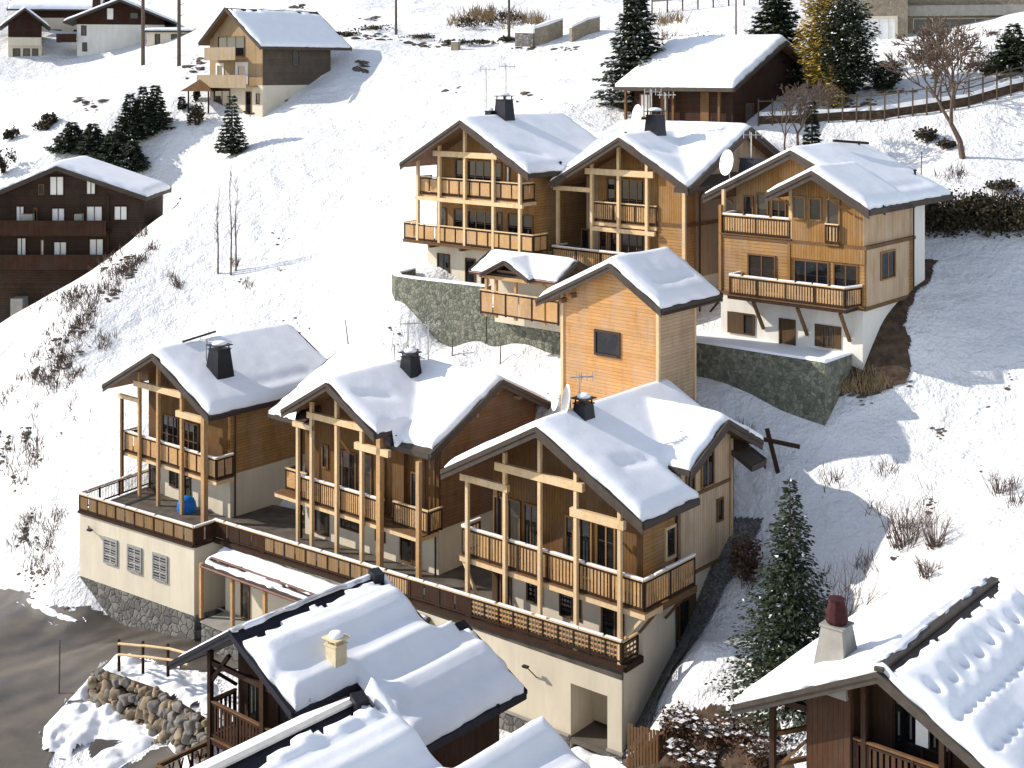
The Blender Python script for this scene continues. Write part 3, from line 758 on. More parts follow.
# ============================================================ L2 (middle)
def L2():
    c = Ch('timber_chalet', 'middle chalet of the front terrace, with a brown end gable facing right', 'chalet', -10.34, 74.4, -.5, LG)
    zr = 12.5; s = .56; zm = 12.4; ym = 7.2; sm = .49
    c.wall('plaster_wall', M['plaster'], -5.2, 5.86, 2.9, 11.4, -.5, 4.85)
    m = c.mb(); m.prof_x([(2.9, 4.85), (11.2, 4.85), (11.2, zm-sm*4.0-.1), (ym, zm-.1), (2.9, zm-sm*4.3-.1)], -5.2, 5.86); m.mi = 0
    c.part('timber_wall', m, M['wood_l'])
    m = c.mb(); m.prof_x([(3.05, 4.9), (11.1, 4.9), (11.1, zm-sm*3.9-.2), (ym, zm-.2), (3.05, zm-sm*4.15-.2)], 5.86, 5.93); c.part('end_gable', m, M['dark_h'] if False else M['wood_brown'])
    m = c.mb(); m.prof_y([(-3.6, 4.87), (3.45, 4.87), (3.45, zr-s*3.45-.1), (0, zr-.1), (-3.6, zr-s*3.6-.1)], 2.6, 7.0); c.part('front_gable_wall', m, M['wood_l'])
    rf = c.roof([('x', ym, zm, ym, zm, 12.0, zm-sm*4.8, -6.6, 6.7, 1, 1), ('x', ym, zm, 1.3, zm-sm*5.9, ym, zm, -6.6, -3.4, 1, 0), ('x', ym, zm, 1.3, zm-sm*5.9, ym, zm, 3.5, 6.7, 0, 1), ('y', 0, zr, -3.85, zr-s*3.85, 3.86, zr-s*3.86, 0, 7.2, 1, 0)], verge=.46)
    c.snow_layer(rf, [(-6.6, 6.7, 1.3, 12.0, gx(ym, zm, sm)), (-3.85, 3.86, 0, 7.2, gy(0, zr, s))], T=.40, seed=21, mod=dent(1.9, 1.9, .9, .3, 1.2, .6, ripple('x', .03, 4)),
                 bare=lambda X, Y: (X > 4.2) & (Y < 1.62))
    c.guard(3.4, 6.0, 3.2, 10.62, rf); c.guard(-5.6, -4.3, 3.2, 10.62, rf)
    c.chimney(1.0, 5.6, 12.0, 13.2, 1.0, .75, parent=rf); c.chimney(-.3, 7.0, 12.3, 13.2, .6, .5, parent=rf, cap=False)
    c.dish(-.5, 5.6, 13.7, .75, (-.75, -.9, .2), rf, 2.0); c.dish(.3, 6.0, 13.7, .75, (-.75, -.9, .2), rf, 2.0)
    c.antenna(-.6, 7.0, 12.4, 14.9, rf, 5, .9); c.antenna(.9, 7.2, 12.4, 15.0, rf, 5, 1.2); c.guard(1.6, 3.4, 10.9, 10.75, rf)
    c.vent(-6.0+1.2, 9.5, 11.4, rf, .7)
    for x, z1, w in ((-3.62, 9.3, .18), (-2.4, 10.9, .2), (-.27, 11.9, .2), (1.79, 11.2, .2), (3.22, 10.2, .3), (6.2, 9.1, .24)): c.post(x, 1.0, 2.55, z1, w, 'beam' if w < .22 else 'slat')
    c.post(-4.6, 2.0, 2.3, 9.6, .2, 'dark_beam')
    c.beam((-4.0, .98, 9.4), (-2.3, .98, 9.4), .2, .28); c.beam((-2.7, .97, 10.15), (2.0, .97, 10.15), .24, .36); c.beam((1.3, .97, 9.1), (4.0, .97, 9.1), .24, .38)
    b = c.balcony(-5.9, 6.1, 1.14, 2.6, 5.0, None, th=.3)
    c.railing([(-3.6, 1.2), (3.3, 1.2)], 5.0, 1.35, 'slat', b, snow=True, seed=5); c.railing([(3.5, 1.75), (6.2, 1.75), (6.2, 2.8)], 5.0, 1.25, 'slat', b, seed=6)
    c.railing([(-5.8, 2.8), (-5.8, 1.9), (-3.9, 1.9)], 5.0, 1.25, 'panel', b, seed=7)
    c.brace((-5.6, 2.6, 4.7), (-5.1, 2.7, 3.4)); m = c.mb(); m.box(4.0, 5.6, 1.9, 2.58, 4.75, 5.02); 
    for a0, a1, z0, z1, mu in ((-3.3, -2.75, 6.6, 8.0, 0), (-2.15, -.35, 5.05, 7.95, 2), (0, .95, 5.05, 8.1, 0), (1.3, 2.05, 5.05, 8.05, 0)):
        c.win('F', a0, a1, z0, z1, 2.6, 'beam_d', mull=mu)
    c.win('F', 3.75, 4.3, 5.7, 7.7, 2.9, 'beam_d', mull=0)
    c.win('F', -4.3, -3.05, 2.5, 4.6, 2.9, 'shutter', 'glass', mull=0, name='door'); c.win('F', -2.05, -.35, 3.3, 4.55, 2.9, 'shutter', mull=1)
    c.win('F', .9, 1.7, 3.2, 4.6, 2.9, 'shutter', mull=0); c.win('F', 2.9, 3.9, 2.5, 4.6, 2.9, 'beam_d', mull=0, name='door'); c.wall('shutter', M['shutter'], 3.95, 4.5, 2.8, 2.89, 2.5, 4.6)
    m = c.mb(); m.box(5.95, 6.4, 5.4, 5.6, 10.6, 10.8); m.box(5.95, 6.4, 7.1, 7.3, 11.6, 11.8); m.box(5.95, 6.4, 9.1, 9.3, 10.9, 11.1); c.part('purlin', m, M['wood_h'])
    m = c.mb(); m.box(3.6, 4.05, 1.0, 1.5, 9.5, 10.05); c.part('rain_hopper', m, M['metal_d'])
    c.downpipe(5.75, 2.75, 2.3, 9.3, (.5, -1.2)); c.downpipe(5.0, 2.7, 4.9, 9.2, (0, -1.2))
    return c
# ============================================================ L1 (left)
def L1():
    c = Ch('timber_chalet', 'leftmost chalet of the front terrace, with a dark tapered chimney on its plain gable roof', 'chalet', -22.65, 84.0, 0.0, LG)
    zr = 12.1; s = .515
    c.wall('plaster_wall', M['plaster'], -4.1, 4.6, 2.5, 10.6, -1, 4.8)
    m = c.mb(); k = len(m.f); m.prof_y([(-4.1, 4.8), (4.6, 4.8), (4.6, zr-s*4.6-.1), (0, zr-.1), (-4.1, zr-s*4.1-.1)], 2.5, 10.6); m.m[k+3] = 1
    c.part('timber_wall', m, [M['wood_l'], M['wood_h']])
    rf = c.roof([('y', 0, zr, -5.5, zr-s*5.5, 5.8, zr-s*5.8, 0, 11.3, 1, 1)], verge=.46)
    c.snow_layer(rf, [(-5.5, 5.8, 0, 11.3, gy(0, zr, s))], T=.42, seed=31, mod=dent(4.6, 6.6, 2.2, .45, 1.57, .45, ripple('y', .05, 6.5, 1.2)))
    c.chimney(3.0, 2.9, 10.0, 12.35, 1.45, .95, parent=rf); c.antenna(1.9, 2.7, 10.8, 12.9, rf, 3, .3)
    m = c.mb(); m.tube((.1, 2.2, 12.55), (-.2, 5.0, 12.75), .07); c.part('ridge_rail', m, M['metal_d'], rf); c.vent(5.1, 10.2, 9.7, rf, .55)
    for x, z1, w in ((-4.91, 8.45, .18), (-2.89, 10.4, .2), (-.83, 11.3, .2), (1.69, 10.8, .2), (4.0, 9.7, .32)): c.post(x, 1.0, 2.1, z1, w, 'beam_d' if x < -4 else 'slat')
    c.beam((-5.2, .98, 8.5), (-2.8, .98, 8.5), .2, .26); c.beam((-3.4, .97, 9.6), (1.75, .97, 9.6), .24, .38); c.beam((1.2, .97, 8.4), (4.1, .97, 8.4), .24, .38)
    b = c.balcony(-5.0, 5.0, 1.14, 2.5, 4.85, None, th=.3)
    c.railing([(-4.9, 2.5), (-4.9, 1.2), (4.9, 1.2), (4.9, 2.5)], 4.85, 1.3, 'panel', b, snow=True, seed=8)
    c.win('F', -2.5, -.7, 4.95, 7.5, 2.5, 'beam_d', mull=2, trans=1); c.win('F', -.2, 1.45, 4.95, 7.4, 2.5, 'beam_d', mull=2, trans=1)
    c.win('F', -4.0, -3.0, 2.15, 4.4, 2.5, 'beam_d', mull=0, name='door'); c.wall('shutter', M['shutter'], -4.1+.02, -3.0, 2.36, 2.39, 2.15, 2.3)
    c.win('F', -1.7, -.8, 2.9, 4.3, 2.5, 'shutter', mull=1); c.win('F', -.1, .6, 2.15, 4.35, 2.5, 'shutter', mull=0, name='door')
    c.downpipe(4.7, 2.8, 2.1, 9.0, (.9, 0)); m = c.mb(); m.tube((5.88, .1, 8.95), (5.88, 11.2, 8.95), .08, .08, 8); c.part('gutter', m, M['gutter'], rf)
    return c
c3 = L3(); c2 = L2(); c1 = L1()

# ============================================================ terrace block under the front chalets
ZT0, ZT1 = 2.1, 2.7
A_ = (-27.35, 84.25); B_ = (-18.6, 78.0); P1_ = (-17.65, 79.15); D_ = (5.02, 60.9)
tL = math.dist(P1_, D_); td = ((D_[0]-P1_[0])/tL, (D_[1]-P1_[1])/tL)
trz = math.atan2(td[1], td[0])
tc = Ch('terrace_building', 'cream terrace block with stone plinth and garage opening under the three front chalets', 'terrace', P1_[0], P1_[1], -4.6, rz=trz)
def tl(X, Y):
    dx, dy = X-P1_[0], Y-P1_[1]; return (dx*td[0]+dy*td[1], -dx*td[1]+dy*td[0])
aL, bL = tl(*A_), tl(*B_)
def zt(t): return ZT0+(ZT1-ZT0)*max(0, min(1, t/tL))
m = tc.mb()
# left wing block (under the leftmost chalet)
wing = [aL, bL, (0.0, 0.0), (0.0, 9.0), (aL[0]+2.5, 11.0)]
back = tl(-24.0, 90.0)
wing = [aL, bL, (bL[0]+1.0, 7.0), back]
m.prism(wing, -1.95, ZT0-.03)
m.box(bL[0]+1.0, 26.2, 0, 6.9, -1.9, 1.15) ; m.box(bL[0]+1.0, 26.2, .0, 6.9, 1.15, ZT0)
m.box(28.3, tL, 0, 6.4, -1.3, 1.15); m.box(26.2, tL, 0.0, 6.4, 1.151, ZT0)
m.box(26.2, 28.3, 5.0, 6.4, -1.3, 1.15)
# sloping top strip
tc.part('rendered_wall', m, M['plaster'])
m = tc.mb(); vs = [(0,.0,ZT0-.0),(tL,0,ZT0-.0),(tL,6.4,ZT0),(0,6.4,ZT0),(0,0,ZT0+.03),(tL,0,ZT1),(tL,6.4,ZT1),(0,6.4,ZT0+.03)]
m.add(vs, [(0,3,2,1),(4,5,6,7),(0,1,5,4),(1,2,6,5),(2,3,7,6),(3,0,4,7)]); m.prism(wing, ZT0-.03, ZT0+.02)
tc.part('terrace_floor', m, M['deck'])
m = tc.mb()
def off(poly, d):
    cx = sum(p[0] for p in poly)/len(poly); cy = sum(p[1] for p in poly)/len(poly)
    return [(cx+(x-cx)*(1+d/math.dist((x,y),(cx,cy))), cy+(y-cy)*(1+d/math.dist((x,y),(cx,cy)))) for x, y in poly]
m.prism(off(wing, .1), -4.6, -1.95)
m.box(bL[0]+1.0, 17.3, -1.75, 6.9, -4.6, -1.95); m.box(17.3, 26.15, -.08, 6.9, -4.6, -1.35); m.box(28.32, tL+.06, -.08, 6.4, -3.2, -1.3)
tc.part('stone_plinth', m, M['stone_p'])
m = tc.mb(); m.box(17.3, 26.15, -.14, 0, -1.35, -1.27); m.box(bL[0]+1.0, 17.3, -1.85, 0, -1.95, -1.87); m.box(28.32, tL+.1, -.14, 0, -1.3, -1.2); tc.part('ledge', m, M['concrete'])
m = tc.mb(); m.box(26.2, 28.3, -.05, 5.0, -1.6, -1.36); tc.part('garage_floor', m, M['road'])
# right flank wall of block
m = tc.mb(); fl_ = tl(*c3.w(4.25, 10.4)); D2 = (tL, 0)
m.prism([(tL-2.5, 0.02), (tL+.001, 0.0), (fl_[0], fl_[1]), (fl_[0]-3, fl_[1])], -3.2, 5.2) if False else None
# terrace floor slab edge (dark) and railings
m = tc.mb()
def edge(p, q, z0, z1, w=.28, h=.14): m.bar((p[0], p[1], z0), (q[0], q[1], z1), w, h)
edge(aL, bL, ZT0+.02, ZT0+.02); edge(bL, (0,-.02), ZT0+.02, ZT0+.02); edge((0,-.05), (tL+.2,-.05), ZT0+.02, ZT1-.0, .3, .2); edge((tL+.12, -.05), (tL+.12, 1.4), ZT1-.02, ZT1-.02, .3, .3)
tc.part('slab_edge', m, M['dark_beam'])
wl = Vector((bL[0]-aL[0], bL[1]-aL[1])).normalized()
tc.railing([aL, bL], ZT0+.08, 1.05, 'panel', snow=True, seed=21, mat='wood_w', capmat='beam')
tc.railing([bL, (0, 0)], ZT0+.08, 1.05, 'panel', snow=True, seed=22, mat='dark_v')
tc.railing([back, aL], ZT0+.08, 1.05, 'bars', snow=True, seed=23, mat='dark_v')
def seg(t0, t1, style, mat, sd): tc.railing([(t0, 0), (t1, 0)], zt(t0)+.16, 1.02, style, snow=True, seed=sd, mat=mat, z1=zt(t1)+.16)
seg(0, 4.4, 'panel', 'dark_v', 1); seg(4.4, 13.2, 'panel', 'wood_w', 2); seg(13.2, 15.8, 'slat', 'slat', 3); seg(15.8, 20.0, 'panel', 'dark_v', 4)
seg(20.0, 29.1, 'cross', 'slat', 5)
tc.railing([(tL, 0), (tL, 1.3)], ZT1+.16, 1.0, 'cross', seed=9, mat='beam_d')
# windows in the wing (outer face from aL to bL)
ang = math.atan2(wl.y, wl.x)
wg = math.dist(aL, bL)
for px in ((105,122,546,570),(133,150,553,579),(161,179,562,588)):
    pass
class Sub(Ch):
    def __init__(s, parent, x, y, ang): s.root = parent.root; s.zb = parent.zb; s.x = x; s.y = y; s.a = ang
    def part(s, name, mb, mats, parent=None, label=None, kind=None, smooth=False):
        c, n = math.cos(s.a), math.sin(s.a); mb.v = [(s.x+x*c-y*n, s.y+x*n+y*c, z) for x, y, z in mb.v]
        o = mb.build(name, mats, parent or s.root, smooth)
        if label: o['label'] = label
        return o
sw = Sub(tc, aL[0], aL[1], ang)
for t in (2.45, 4.75, 7.1): 
    sw.win('F', t, t+1.35, -.55, 1.05, 0, 'metal_g', 'glass', mull=1, trans=2, fw=.12)
    m = MB(tc.zb)
    for k in range(9): m.box(t+.1, t+1.25, -.085, -.06, -.4+k*.16, -.33+k*.16)
    sw.part('grille', m, M['metal_g'])
m = MB(tc.zb); m.bar((.9, -.02, 1.35), (1.5, -.35, 1.35), .05, .05); m.box(1.4, 1.75, -.5, -.3, 1.3, 1.42); sw.part('wall_lamp', m, M['metal_d'])
for t, z in ((20.0, 1.5), (24.2, 1.45)):
    m = tc.mb(); m.bar((t, -.02, z-.6), (t-.25, -.5, z), .05); m.box(t-.45, t-.15, -.62, -.42, z-.03, z+.06); tc.part('wall_lamp', m, M['metal_d'])
# lean-to roof over the recess
m = tc.mb(); k = len(m.f); zt_, ze = 1.95, 1.4
m.prof_x([(-1.75, ze), (-.01, zt_), (-.01, zt_-.2), (-1.75, ze-.22)], bL[0]+1.05, 17.3)
lr = tc.part('lean_to_roof', m, M['fascia'])
LT = lambda X, Y: ze+(Y+1.75)/1.74*(zt_-ze)
tc.snow_layer(lr, [(bL[0]+1.05, 17.3, -1.75, 0.0, LT)], T=.17, seed=41, cell=.14, lump=.3, bare=lambda X, Y: (np.abs(Y+1.22+.1*np.sin(X*.9)) < .1) & (X > 1.2) & (X < 15) )
m = tc.mb(); m.tube((1.2, -1.2, 1.66), (15.5, -1.2, 1.66), .07); tc.part('snow_guard', m, M['copper'], lr)
m = tc.mb(); m.tube((bL[0]+1.05, -1.83, ze-.1), (17.3, -1.83, ze-.1), .08); tc.part('gutter', m, M['copper'], lr)
for t in (.6, 3.4, 6.2, 9.2, 12.2, 15.2): tc.post(t, -1.45, -1.9, ze-.12, .2, 'slat')
for t0, t1 in ((2.4, 3.2), (8.5, 9.4)): tc.win('F', t0, t1, -1.9, .6, 0, 'beam_d', mull=0, name='door')
m = tc.mb(); m.box(17.15, 17.3, -1.6, 0, -1.9, 1.5); tc.part('end_wall', m, M['plaster'])
m = tc.mb(); m.box(.2, 17.1, -.04, -.02, -1.9, -1.8); tc.part('skirting', m, M['concrete'])
# ============================================================ U1 (upper left chalet)
def U1():
    c = Ch('timber_chalet', 'upper left chalet with two storeys of panelled balconies above a cream base', 'chalet', -3.49, 90.0, 13.6, UG)
    zr = 26.55; s = .55
    c.wall('plaster_wall', M['plaster'], -5.5, 4.4, 2.5, 10.0, 13.0, 17.75)
    m = c.mb(); k = len(m.f); m.prof_y([(-4.6, 17.75), (4.4, 17.75), (4.4, zr-s*4.4-.1), (0, zr-.1), (-4.6, zr-s*4.6-.1)], 2.5, 10.2); m.m[k+3] = 1
    c.part('timber_wall', m, [M['wood_v'], M['wood_h']])
    rf = c.roof([('y', 0, zr, -5.7, zr-s*5.7, 6.0, zr-s*6.0, 0, 11.4, 1, 1)], verge=.48)
    c.snow_layer(rf, [(-5.7, 6.0, 0, 11.4, gy(0, zr, s))], T=.38, seed=51, mod=dent(4.3, 2.2, 1.0, .35, 1.2, .6, ripple('y', .03, 5)))
    c.chimney(.3, 4.2, 26.0, 27.9, 1.15, .85, parent=rf, mat='metal_d'); c.chimney(-.5, 3.6, 26.2, 27.1, .6, .5, parent=rf, cap=False)
    c.antenna(-.7, 3.4, 26.3, 30.2, rf, 4, .2); c.antenna(.1, 4.6, 26.5, 30.4, rf, 4, 1.0)
    c.vent(4.9, 9.3, 24.2, rf, .6); c.vent(5.7, 3.7, 23.4, rf, .4)
    for x, z1 in ((-4.98, 23.7), (-2.89, 24.9), (-.49, 26.1), (2.1, 25.3), (4.43, 24.0)): c.post(x, 1.0, 18.0, z1, .2)
    c.beam((-3.4, .97, 24.2), (2.5, .97, 24.2), .24, .38); c.beam((-5.2, .97, 21.0), (4.7, .97, 21.0), .2, .26)
    b = c.balcony(-5.1, 4.6, 1.14, 2.5, 21.3, None, th=.3)
    c.railing([(-5.0, 2.4), (-5.0, 1.18), (4.5, 1.18), (4.5, 2.4)], 21.3, 1.2, 'panel', b, seed=5, mat='slat')
    b = c.balcony(-6.4, 5.7, .9, 2.5, 18.0, None, th=.22, fl='beam_d')
    c.railing([(-6.3, 2.4), (-6.3, .95), (5.6, .95), (5.6, 2.4)], 18.0, 1.2, 'panel', b, seed=6, mat='slat')
    for a0, a1, z0, z1, mu in ((-2.75, -1.95, 21.35, 23.75, 0), (-1.6, .65, 21.35, 23.75, 2), (.9, 1.6, 21.35, 23.7, 0)): c.win('F', a0, a1, z0, z1, 2.5, 'wood_v' if mu == 2 else 'beam_d', mull=mu)
    c.win('F', 1.9, 2.3, 21.6, 23.5, 2.5, 'beam_d', 'glass_b', mull=0)
    for a0, a1, mu in ((-4.5, -3.65, 0), (-2.9, -1.95, 0), (-1.6, .85, 2), (1.1, 1.6, 0), (2.1, 3.1, 0), (3.3, 4.35, 0)): c.win('F', a0, a1, 18.05, 20.3, 2.5, 'wood_v' if mu else 'beam_d', mull=mu)
    c.win('F', -4.5, -3.3, 15.6, 17.0, 2.5, 'shutter', mull=1); c.win('F', -1.8, -.85, 14.7, 16.9, 2.5, 'shutter', mull=0, name='door'); c.win('F', -.3, .3, 14.7, 16.2, 2.5, 'shutter', mull=0)
    for x in (-3.9, -1.0, 2.0): c.beam((x, 1.0, 17.66), (x, 2.6, 17.66), .18, .2, 'beam_d')
# ============================================================ U2 (upper middle)
def U2():
    c = Ch('timber_chalet', 'upper middle chalet with flush boarded right bay, behind the tall narrow tower', 'chalet', 6.83, 85.0, 13.8, UG)
    zr = 25.65; s = .56; zm = 26.2; ym = 7.4; sm = .475
    c.wall('plaster_wall', M['plaster'], -5.6, 4.2, 2.6, 12.5, 13.0, 16.9)
    m = c.mb(); m.prof_x([(2.6, 16.9), (12.5, 16.9), (12.5, zm-sm*5.1-.12), (ym, zm-.12), (2.6, zm-sm*4.8-.12)], -4.6, 4.2); c.part('timber_wall', m, M['wood_grey_v'])
    m = c.mb(); m.prof_y([(-3.5, 16.9), (4.0, 16.9), (4.0, zr-s*4.0-.12), (0, zr-.12), (-3.5, zr-s*3.5-.12)], 2.45, 7); c.part('front_gable_wall', m, M['wood_v'])
    m = c.mb(); m.mi = 0; m.prof_y([(2.1, 20.35), (4.1, 20.35), (4.1, zr-s*4.1-.13), (2.1, zr-s*2.1-.13)], 1.3, 2.44); m.mi = 1; m.box(2.1, 4.1, 1.3, 2.44, 13.5, 20.15); m.mi = 2; m.box(2.05, 4.18, 1.24, 2.6, 20.15, 20.35)
    c.part('boarded_bay', m, [M['wood_v'], M['wood_h'], M['beam_d']])
    m = c.mb(); m.box(4.2, 4.3, 2.6, 12.5, 20.15, 20.35); c.part('trim_band', m, M['beam_d'])
    m = c.mb(); m.box(4.0, 4.22, 1.15, 1.32, 14, 22.9); c.part('corner_board', m, M['beam'])
    rf = c.roof([('y', 0, zr, -5.7, zr-s*5.7, 5.2, zr-s*5.2, 0, 7.4, 1, 0), ('x', ym, zm, ym, zm, 13.6, zm-sm*6.2, -5.2, 5.2, 0, 1), ('x', ym, zm, .05, zm-sm*7.35, ym, zm, 4.15, 5.2, 0, 1)], verge=.48)
    c.snow_layer(rf, [(-5.7, 5.2, 0, 7.4, gy(0, zr, s)), (-5.2, 5.2, .1, 13.6, gx(ym, zm, sm))], T=.36, seed=61,
                 mod=dent(2.0, 1.9, .8, .35, 1.2, .6, ripple('x', .03, 5)))
    c.guard(2.4, 4.6, 3.4, 24.35, rf)
    c.chimney(.1, 3.9, 25.0, 27.0, 1.2, .85, parent=rf); c.dish(-.8, 3.3, 27.0, .72, (-.55, -1, .15), rf, 1.6); c.antenna(-.4, 4.2, 26, 28.7, rf, 4, .4); c.antenna(.5, 4.5, 26, 28.5, rf, 4, 1.2)
    c.vent(-3.2, 5.2, 25.2, rf, .5); c.vent(2.2, 7.6, 26.1, rf, .6)
    for x, z0, z1 in ((-5.77, 17, 22.1), (-2.92, 17, 24.0), (-.76, 17, 25.2), (1.46, 17, 24.7)): c.post(x, 1.0, z0, z1, .2)
    c.beam((-3.4, .97, 23.35), (2.0, .97, 23.35), .24, .4); c.beam((-6.1, .97, 22.1), (-2.8, .97, 22.1), .2, .3); c.beam((-2.9, .97, 19.6), (2.1, .97, 19.6), .2, .26)
    b = c.balcony(-3.1, 2.08, 1.14, 2.45, 20.1, None, th=.3); c.railing([(-3.0, 2.4), (-3.0, 1.18), (2.1, 1.18)], 20.1, 1.25, 'slat', b, seed=5)
    b = c.balcony(-6.2, 2.08, .7, 2.45, 16.95, None, th=.3); c.railing([(-6.1, 2.4), (-6.1, .8), (2.0, .8)], 16.95, 1.2, 'slat', b, seed=6, snow=True)
    for a0, a1, mu in ((-2.75, -2.0, 0), (-1.6, .3, 2)): c.win('F', a0, a1, 20.15, 22.85, 2.45, 'wood_v' if mu else 'beam_d', mull=mu)
    for a0, a1, mu in ((-2.5, -1.9, 0), (-1.6, .3, 2)): c.win('F', a0, a1, 17.0, 19.5, 2.45, 'beam_d', mull=mu)
    c.win('F', -3.4, -2.7, 17.0, 19.5, 2.45, 'wood_v', mull=0); c.win('F', -5.0, -4.3, 17.0, 19.3, 2.6, 'beam_d', mull=0)
    m = c.mb(); m.box(4.3, 4.8, 6.9, 7.1, 25.3, 25.55); m.box(4.3, 4.8, 4.0, 4.2, 24.0, 24.25); c.part('purlin', m, M['slat'])
    m = c.mb(); m.prof_x([(3.6, 23.5), (7.4, 25.3), (11, 23.6), (11, 23.35), (7.4, 25.0), (3.6, 23.2)], 4.45, 4.55) if False else m.bar((4.6, 5.2, 24.3), (4.6, 7.4, 25.3), .12, .25); c.part('gable_tie', m, M['slat'])
    c.downpipe(4.3, 2.75, 14.5, 22.4, (.5, -.5))
M['wood_grey_v'] = wood('weathered_boards', (.30,.20,.12), (.42,.30,.19), (.10,.06,.03), .2, 'h')
# ============================================================ U3 (upper right)
def U3():
    c = Ch('timber_chalet', 'upper right chalet with a small gable overlapping a larger one, above a stone wall', 'chalet', 16.65, 74.0, 13.2, UG)
    s = .5; zr = 25.3; xr = -2.4
    c.wall('plaster_wall', M['plaster_w'], -6.6, 2.45, 1.2, 9.4, 11.5, 16.85)
    m = c.mb(); m.box(-6.6, 2.55, 1.18, 7.6, 16.85, 20.1); c.part('lower_timber_wall', m, M['wood_h'])
    m = c.mb(); m.box(2.55, 2.62, 1.35, 6.8, 16.95, 20.1); c.part('side_boards', m, M['wood_pale'])
    m = c.mb(); m.box(1.9, 2.66, 1.10, 1.34, 17, 22.0) if False else m.box(-2.0, 2.6, 1.10, 1.17, 19.3, 20.1); m.box(-2.1, -1.95, 1.05, 1.17, 17, 20.1); m.box(-6.7, -6.5, 1.08, 1.3, 16.9, 22.0); c.part('fascia_boards', m, M['wood_v'])
    m = c.mb(); m.prof_y([(-6.5, 20.3), (-1.9, 20.3), (-1.9, zr-.3), (xr, zr-.12), (-6.5, zr-s*4.1-.12)], 2.8, 9.4); c.part('upper_timber_wall', m, M['wood_v'])
    m = c.mb(); k = len(m.f); m.prof_y([(-1.9, 20.3), (2.45, 20.3), (2.45, 24.35-.57*2.45-.13), (0, 24.2), (-1.9, 23.3)], 1.2, 7.6); c.part('bay_timber_wall', m, [M['wood_v'], M['wood_pale']])
    m = c.mb(); m.box(2.45, 2.5, 1.22, 7.6, 20.3, 22.9); c.part('side_boards', m, M['wood_pale'])
    m = c.mb(); m.box(-6.65, 2.68, 1.12, 7.65, 20.1, 20.3); m.box(-6.65, 2.68, 1.12, 1.2, 16.75, 16.95); m.box(2.55, 2.68, 1.2, 7.6, 16.75, 16.95); c.part('trim_band', m, M['beam_d'])
    m = c.mb(); m.box(2.3, 2.48, 6.9, 9.38, 16.9, 22.8); c.part('rear_wall_strip', m, M['plaster_w'])
    sub = gy(0, 24.35, .5, .57)
    rf = c.roof([('y', xr, zr, -8.3, zr-s*5.9, 3.4, zr-.49*5.8, 2.0, 11.2, 1, 1), ('y', 0, 24.35, -2.9, 22.9, 3.4, 24.35-.57*3.4, 0, 5.5, 1, 0)], verge=.5)
    big = gy(xr, zr, s, .49)
    c.snow_layer(rf, [(-2.9, 3.4, 0, 5.5, sub)], T=.36, seed=72, mod=lambda X, Y: 1-.0*X)
    c.snow_layer(rf, [(-8.3, 3.4, 2.0, 11.2, big)], T=.34, seed=71,
                 mod=dent(2.3, 5.5, 4.0, .3, 1.57, .5, ripple('y', .03, 5)))
    c.chimney(-6.3, 4.2, 22.6, 24.6, 1.3, 1.0, parent=rf, mat='metal_d', snow=False, cap=False); c.dish(-7.3, 3.2, 24.35, .8, (-.55, -1, .2), rf, 1.6); c.antenna(-6.3, 4.2, 24.6, 26.2, rf, 4, .6)
    c.vent(-1.8, 9.5, 25.0, rf, .5); c.vent(1.6, 10.0, 23.4, rf, .5)
    c.part('snow_guard', (lambda m: (m.tube((-2.0, 6.5, 25.75), (-1.2, 9.5, 25.5), .09), m)[1])(c.mb()), M['dark_beam'], rf)
    # upper balcony (left) + small french balcony
    b = c.balcony(-6.6, -1.95, 1.1, 2.8, 20.35, None, th=.1, fl='beam_d'); c.railing([(-6.5, 2.7), (-6.5, 1.2), (-2.0, 1.2)], 20.35, 1.1, 'slat', b, seed=8, snow=True)
    c.post(-2.0, 1.3, 20.3, 23.2, .2); c.post(-6.5, 1.35, 20.3, 22.9, .18)
    m = c.mb(); m.box(.25, 1.15, .95, 1.2, 20.2, 20.3); o = c.part('french_balcony', m, M['beam_d']); c.railing([(.28, 1.0), (1.12, 1.0)], 20.3, 1.1, 'slat', o, seed=9)
    for a0, a1, z0, z1 in ((-1.85, -1.0, 21.5, 22.85), (-.8, 0, 21.5, 22.8), (.28, 1.12, 20.4, 22.8)): c.win('F', a0, a1, z0, z1, 1.2, 'wood_v', mull=0)
    c.win('F', -6.0, -5.3, 20.4, 22.5, 2.8, 'beam_d', mull=0); c.win('F', -5.1, -4.3, 20.4, 22.7, 2.8, 'beam_d', mull=0); c.win('F', -4.1, -3.1, 20.4, 22.4, 2.8, 'beam_d', mull=1)
    c.win('F', -4.75, -2.9, 17.3, 19.3, 1.18, 'beam_d', mull=1)
    for a0, a1, mu in ((-1.75, .45, 2), (.7, 2.2, 1)): c.win('F', a0, a1, 17.1, 19.25, 1.18, 'beam_d', mull=mu, proud=.07)
    c.win('R', 3.0, 4.9, 18.2, 19.8, 2.62, 'wood_v', 'glass', mull=1)
    b = c.balcony(-5.3, 2.15, -.2, 1.15, 17.0, None, th=.25, fl='dark_beam')
    c.railing([(-5.2, 1.1), (-5.2, -.12), (2.05, -.12), (2.4, 1.15)], 17.0, 1.1, 'slat', b, seed=10, snow=True, frame='dark_beam')
    for x in (-3.7, -.9, 1.7): c.brace((x, 0, 16.7), (x, 1.15, 15.0), .16, 'beam_d'); 
    c.win('F', -5.9, -4.3, 14.5, 15.75, 1.2, 'shutter', mull=0, sh=''); c.wall('shutter', M['shutter'], -6.1, -5.0, 1.10, 1.13, 14.5, 15.75)
    c.win('F', -2.7, -1.65, 13.75, 15.75, 1.2, 'shutter', 'shutter_p', mull=0, name='door')
    c.win('F', .0, .75, 14.45, 15.7, 1.2, 'shutter', 'glass', mull=1, trans=1, sh='LR')
